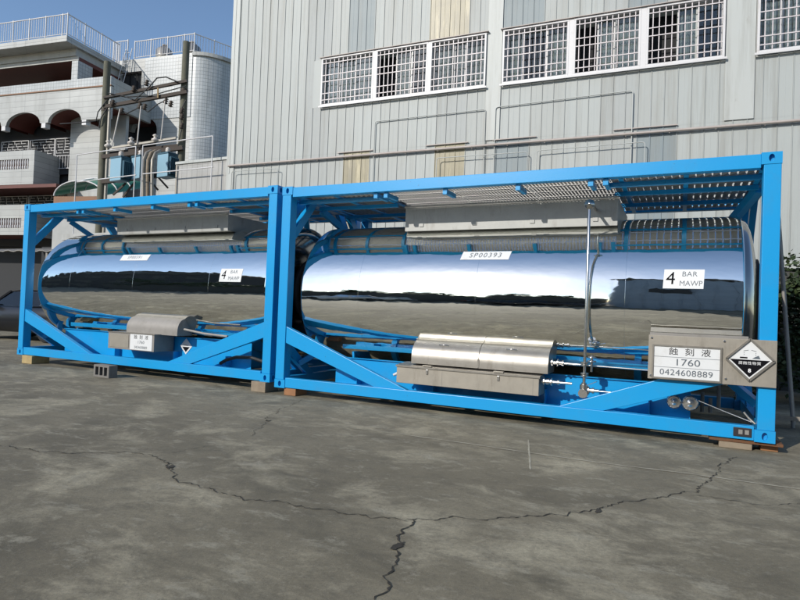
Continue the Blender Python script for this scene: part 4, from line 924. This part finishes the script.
# ------------------------------------------------------------------ dark car behind the left container
def car(x, y, rz, label='dark car parked beyond the left end of the containers', paint='car_paint'):
    c = thing('parked_car', label, 'car', (x, y, 0), rz)
    sec = [(-2.15, .35, .62, .62), (-2.05, .28, .82, .70), (-1.2, .25, .95, .82), (-.95, .25, .98, .84), (-.35, .25, .98, .84), (.9, .25, .98, .84), (1.6, .25, 1.0, .84), (2.05, .28, .95, .74), (2.15, .4, .7, .68)]
    # lofted lower body
    mb = MB(); n = len(sec); rings = []
    for (sx, zl, zh, hw) in sec: rings.append([(sx, -hw, zl), (sx, -hw-.04, (zl+zh)/2), (sx, -hw, zh-.06), (sx, -hw*.88, zh), (sx, hw*.88, zh), (sx, hw, zh-.06), (sx, hw+.04, (zl+zh)/2), (sx, hw, zl)])
    vs_ = [p for r_ in rings for p in r_]; fs = [(i*8+k, i*8+(k+1) % 8, (i+1)*8+(k+1) % 8, (i+1)*8+k) for i in range(n-1) for k in range(8)]
    mb.add(vs_, [tuple(reversed(f)) for f in fs], True); mb.add(rings[0], [tuple(range(8))]); mb.add(rings[-1], [tuple(range(7, -1, -1))])
    mb.obj('body', paint, c)
    cabs = [(-1.0, .95, .80), (-.35, 1.40, .64), (.1, 1.45, .62), (1.0, 1.42, .62), (1.85, .98, .76)]
    mb = MB(); vs_ = []
    for (sx, zh, hw) in cabs: vs_ += [(sx, -hw, zh), (sx, hw, zh)]
    mb.add(vs_, [(2*k, 2*k+2, 2*k+3, 2*k+1) for k in (1, 2)], True); mb.obj('roof', paint, c)
    mb = MB(); mb.add([(-1.0, -.72, .955), (-.36, -.60, 1.395), (-.36, .60, 1.395), (-1.0, .72, .955)], [(0, 1, 2, 3)]); mb.obj('windscreen', 'window_glass', c)
    mb = MB(); mb.add([(1.86, -.70, .985), (1.01, -.58, 1.415), (1.01, .58, 1.415), (1.86, .70, .985)], [(3, 2, 1, 0)]); mb.obj('rear_window', 'window_glass', c)
    for s in (-1, 1):
        for (a, b) in (((-.92, .97, .80, -.36, 1.37, .64), (.28, .98, .80, .28, 1.42, .625)), ((.34, .98, .80, .34, 1.42, .625), (1.72, 1.0, .78, 1.0, 1.40, .63))):
            mb = MB(); mb.add([(a[0], s*a[2], a[1]), (b[0], s*b[2], b[1]), (b[3], s*b[5], b[4]), (a[3], s*a[5], a[4])], [(0, 1, 2, 3)]); mb.obj('side_window', 'window_glass', c)
        for (p, q) in (((-1.0, .95, .8), (-.36, 1.4, .64)), ((.31, .98, .81), (.31, 1.43, .625)), ((1.85, .98, .77), (1.0, 1.42, .62))): MB().bar((p[0], s*p[2], p[1]), (q[0], s*q[2], q[1]), .06, .05).obj('pillar', paint, c)
        for xx in (-1.35, 1.35):
            wh = MB().lathe([(-.1, .2), (-.1, .31), (-.07, .33), (.07, .33), (.1, .31), (.1, .2)], (xx, s*.80, .33), (0, 1, 0), 28).obj('wheel', 'tyre', c)
            MB().lathe([(0, .0), (.0, .05), (.02, .08), (.0, .19), (.03, .2)], (xx, s*.87, .33), (0, s, 0), 20).obj('rim', 'steel_satin', wh)
        MB().box(1.98, 2.155, min(s*.45, s*.70), max(s*.45, s*.70), .68, .84).obj('tail_light', 'maroon', c, .01)
        MB().box(-2.155, -1.98, min(s*.42, s*.68), max(s*.42, s*.68), .55, .70).obj('headlight', 'porcelain', c, .01)
        MB().box(-.75, -.62, min(s*.84, s*1.0), max(s*.84, s*1.0), .95, 1.08).obj('wing_mirror', paint, c, .02)
    MB().box(-.85, 1.7, -.6, .6, .5, .9).obj('interior', 'dark_void', c)
cp = onZ(36, 345, 0); car(cp.x-1.95, cp.y+1.3, R(6))

mat('car_white', (.6, .6, .58), .25, 0, None, None, .5, .4)
car(-5.5, -11.3, R(4), 'unseen white car added across the yard for the tank reflections', 'car_white'); car(1.0, -11.4, R(182), 'unseen dark car added near the grey blue hall for the tank reflections')  # both cars are unseen, added to enrich what the tanks mirror
# ------------------------------------------------------------------ the other side of the yard (seen mirrored in the tanks)
hall = thing('opposite_hall', 'grey blue hall across the yard mirrored in the right tank', 'hall', (3.15, -12.5, 0), 0)
mb = MB(); mb.prism([(0, 0), (13, 0), (13, 8.4), (0, 8.9)], 'y', -10, 0); mb.obj('hall_walls', 'hall_paint', hall)
for k in range(26): MB().box(k*.5, k*.5+.05, .001, .035, .1, 8.2).obj('cladding_rib', 'hall_paint', hall)
MB().box(-.15, 13.2, -10.2, .25, 8.91, 9.1).obj('roof', 'steel_dull', hall)
MB().box(4.5, 8.0, .036, .08, 0, 4.2).obj('roller_door', 'steel_dull', hall); MB().box(1.2, 2.4, .036, .08, 4.6, 5.8).obj('window', 'dark_block', hall)
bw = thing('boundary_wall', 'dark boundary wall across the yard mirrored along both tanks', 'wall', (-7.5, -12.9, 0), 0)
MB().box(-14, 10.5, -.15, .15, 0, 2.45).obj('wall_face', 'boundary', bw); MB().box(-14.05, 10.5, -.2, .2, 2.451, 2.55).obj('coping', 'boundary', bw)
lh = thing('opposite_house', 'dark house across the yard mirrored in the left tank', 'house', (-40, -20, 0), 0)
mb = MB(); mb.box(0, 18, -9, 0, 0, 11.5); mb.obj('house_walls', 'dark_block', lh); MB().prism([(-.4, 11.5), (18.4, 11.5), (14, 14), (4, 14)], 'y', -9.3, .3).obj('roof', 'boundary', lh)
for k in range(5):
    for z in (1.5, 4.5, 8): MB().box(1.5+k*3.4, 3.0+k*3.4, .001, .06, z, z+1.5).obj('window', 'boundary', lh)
gt = 'trees along the opposite boundary wall'
def tree(x, y, h, r_, label, seed):
    o = thing('tree', label, 'tree', (x, y, 0), 0, gt); rnd = random.Random(seed)
    tk = MB().tube([(0, 0, 0), (.05, .03, h*.35), (0, .05, h*.6)], [.16, .12, .07], 8)
    for k in range(5): a_ = rnd.uniform(0, 6.28); tk.tube([(0, .03, h*(.35+.05*k)), (math.cos(a_)*r_*.6, math.sin(a_)*r_*.6, h*(.6+.06*k))], [.06, .02], 5)
    tk.obj('trunk', 'crossarm', o); leaves(1400, 0, 0, h*.68, r_, r_, h*.34, .26, seed).obj('crown', 'leaf', o)
for i, (x, y, h, r_) in enumerate([(-20.5, -14, 5.6, 1.7), (-17.2, -14.4, 4.6, 1.5), (-13.8, -14, 3.7, 1.5), (-10.3, -14.3, 3.3, 1.3), (-6.8, -14, 3.2, 1.4), (-3.6, -14.2, 3.4, 1.2), (.2, -14, 3.3, 1.4)]):
    tree(x, y, h, r_, ['leftmost tree over the boundary wall, tallest of its row', 'second tree from the left over the boundary wall', 'third tree from the left over the boundary wall', 'middle tree over the boundary wall', 'third tree from the hall along the wall', 'second tree from the hall along the wall', 'tree over the wall nearest the grey blue hall'][i], 20+i)
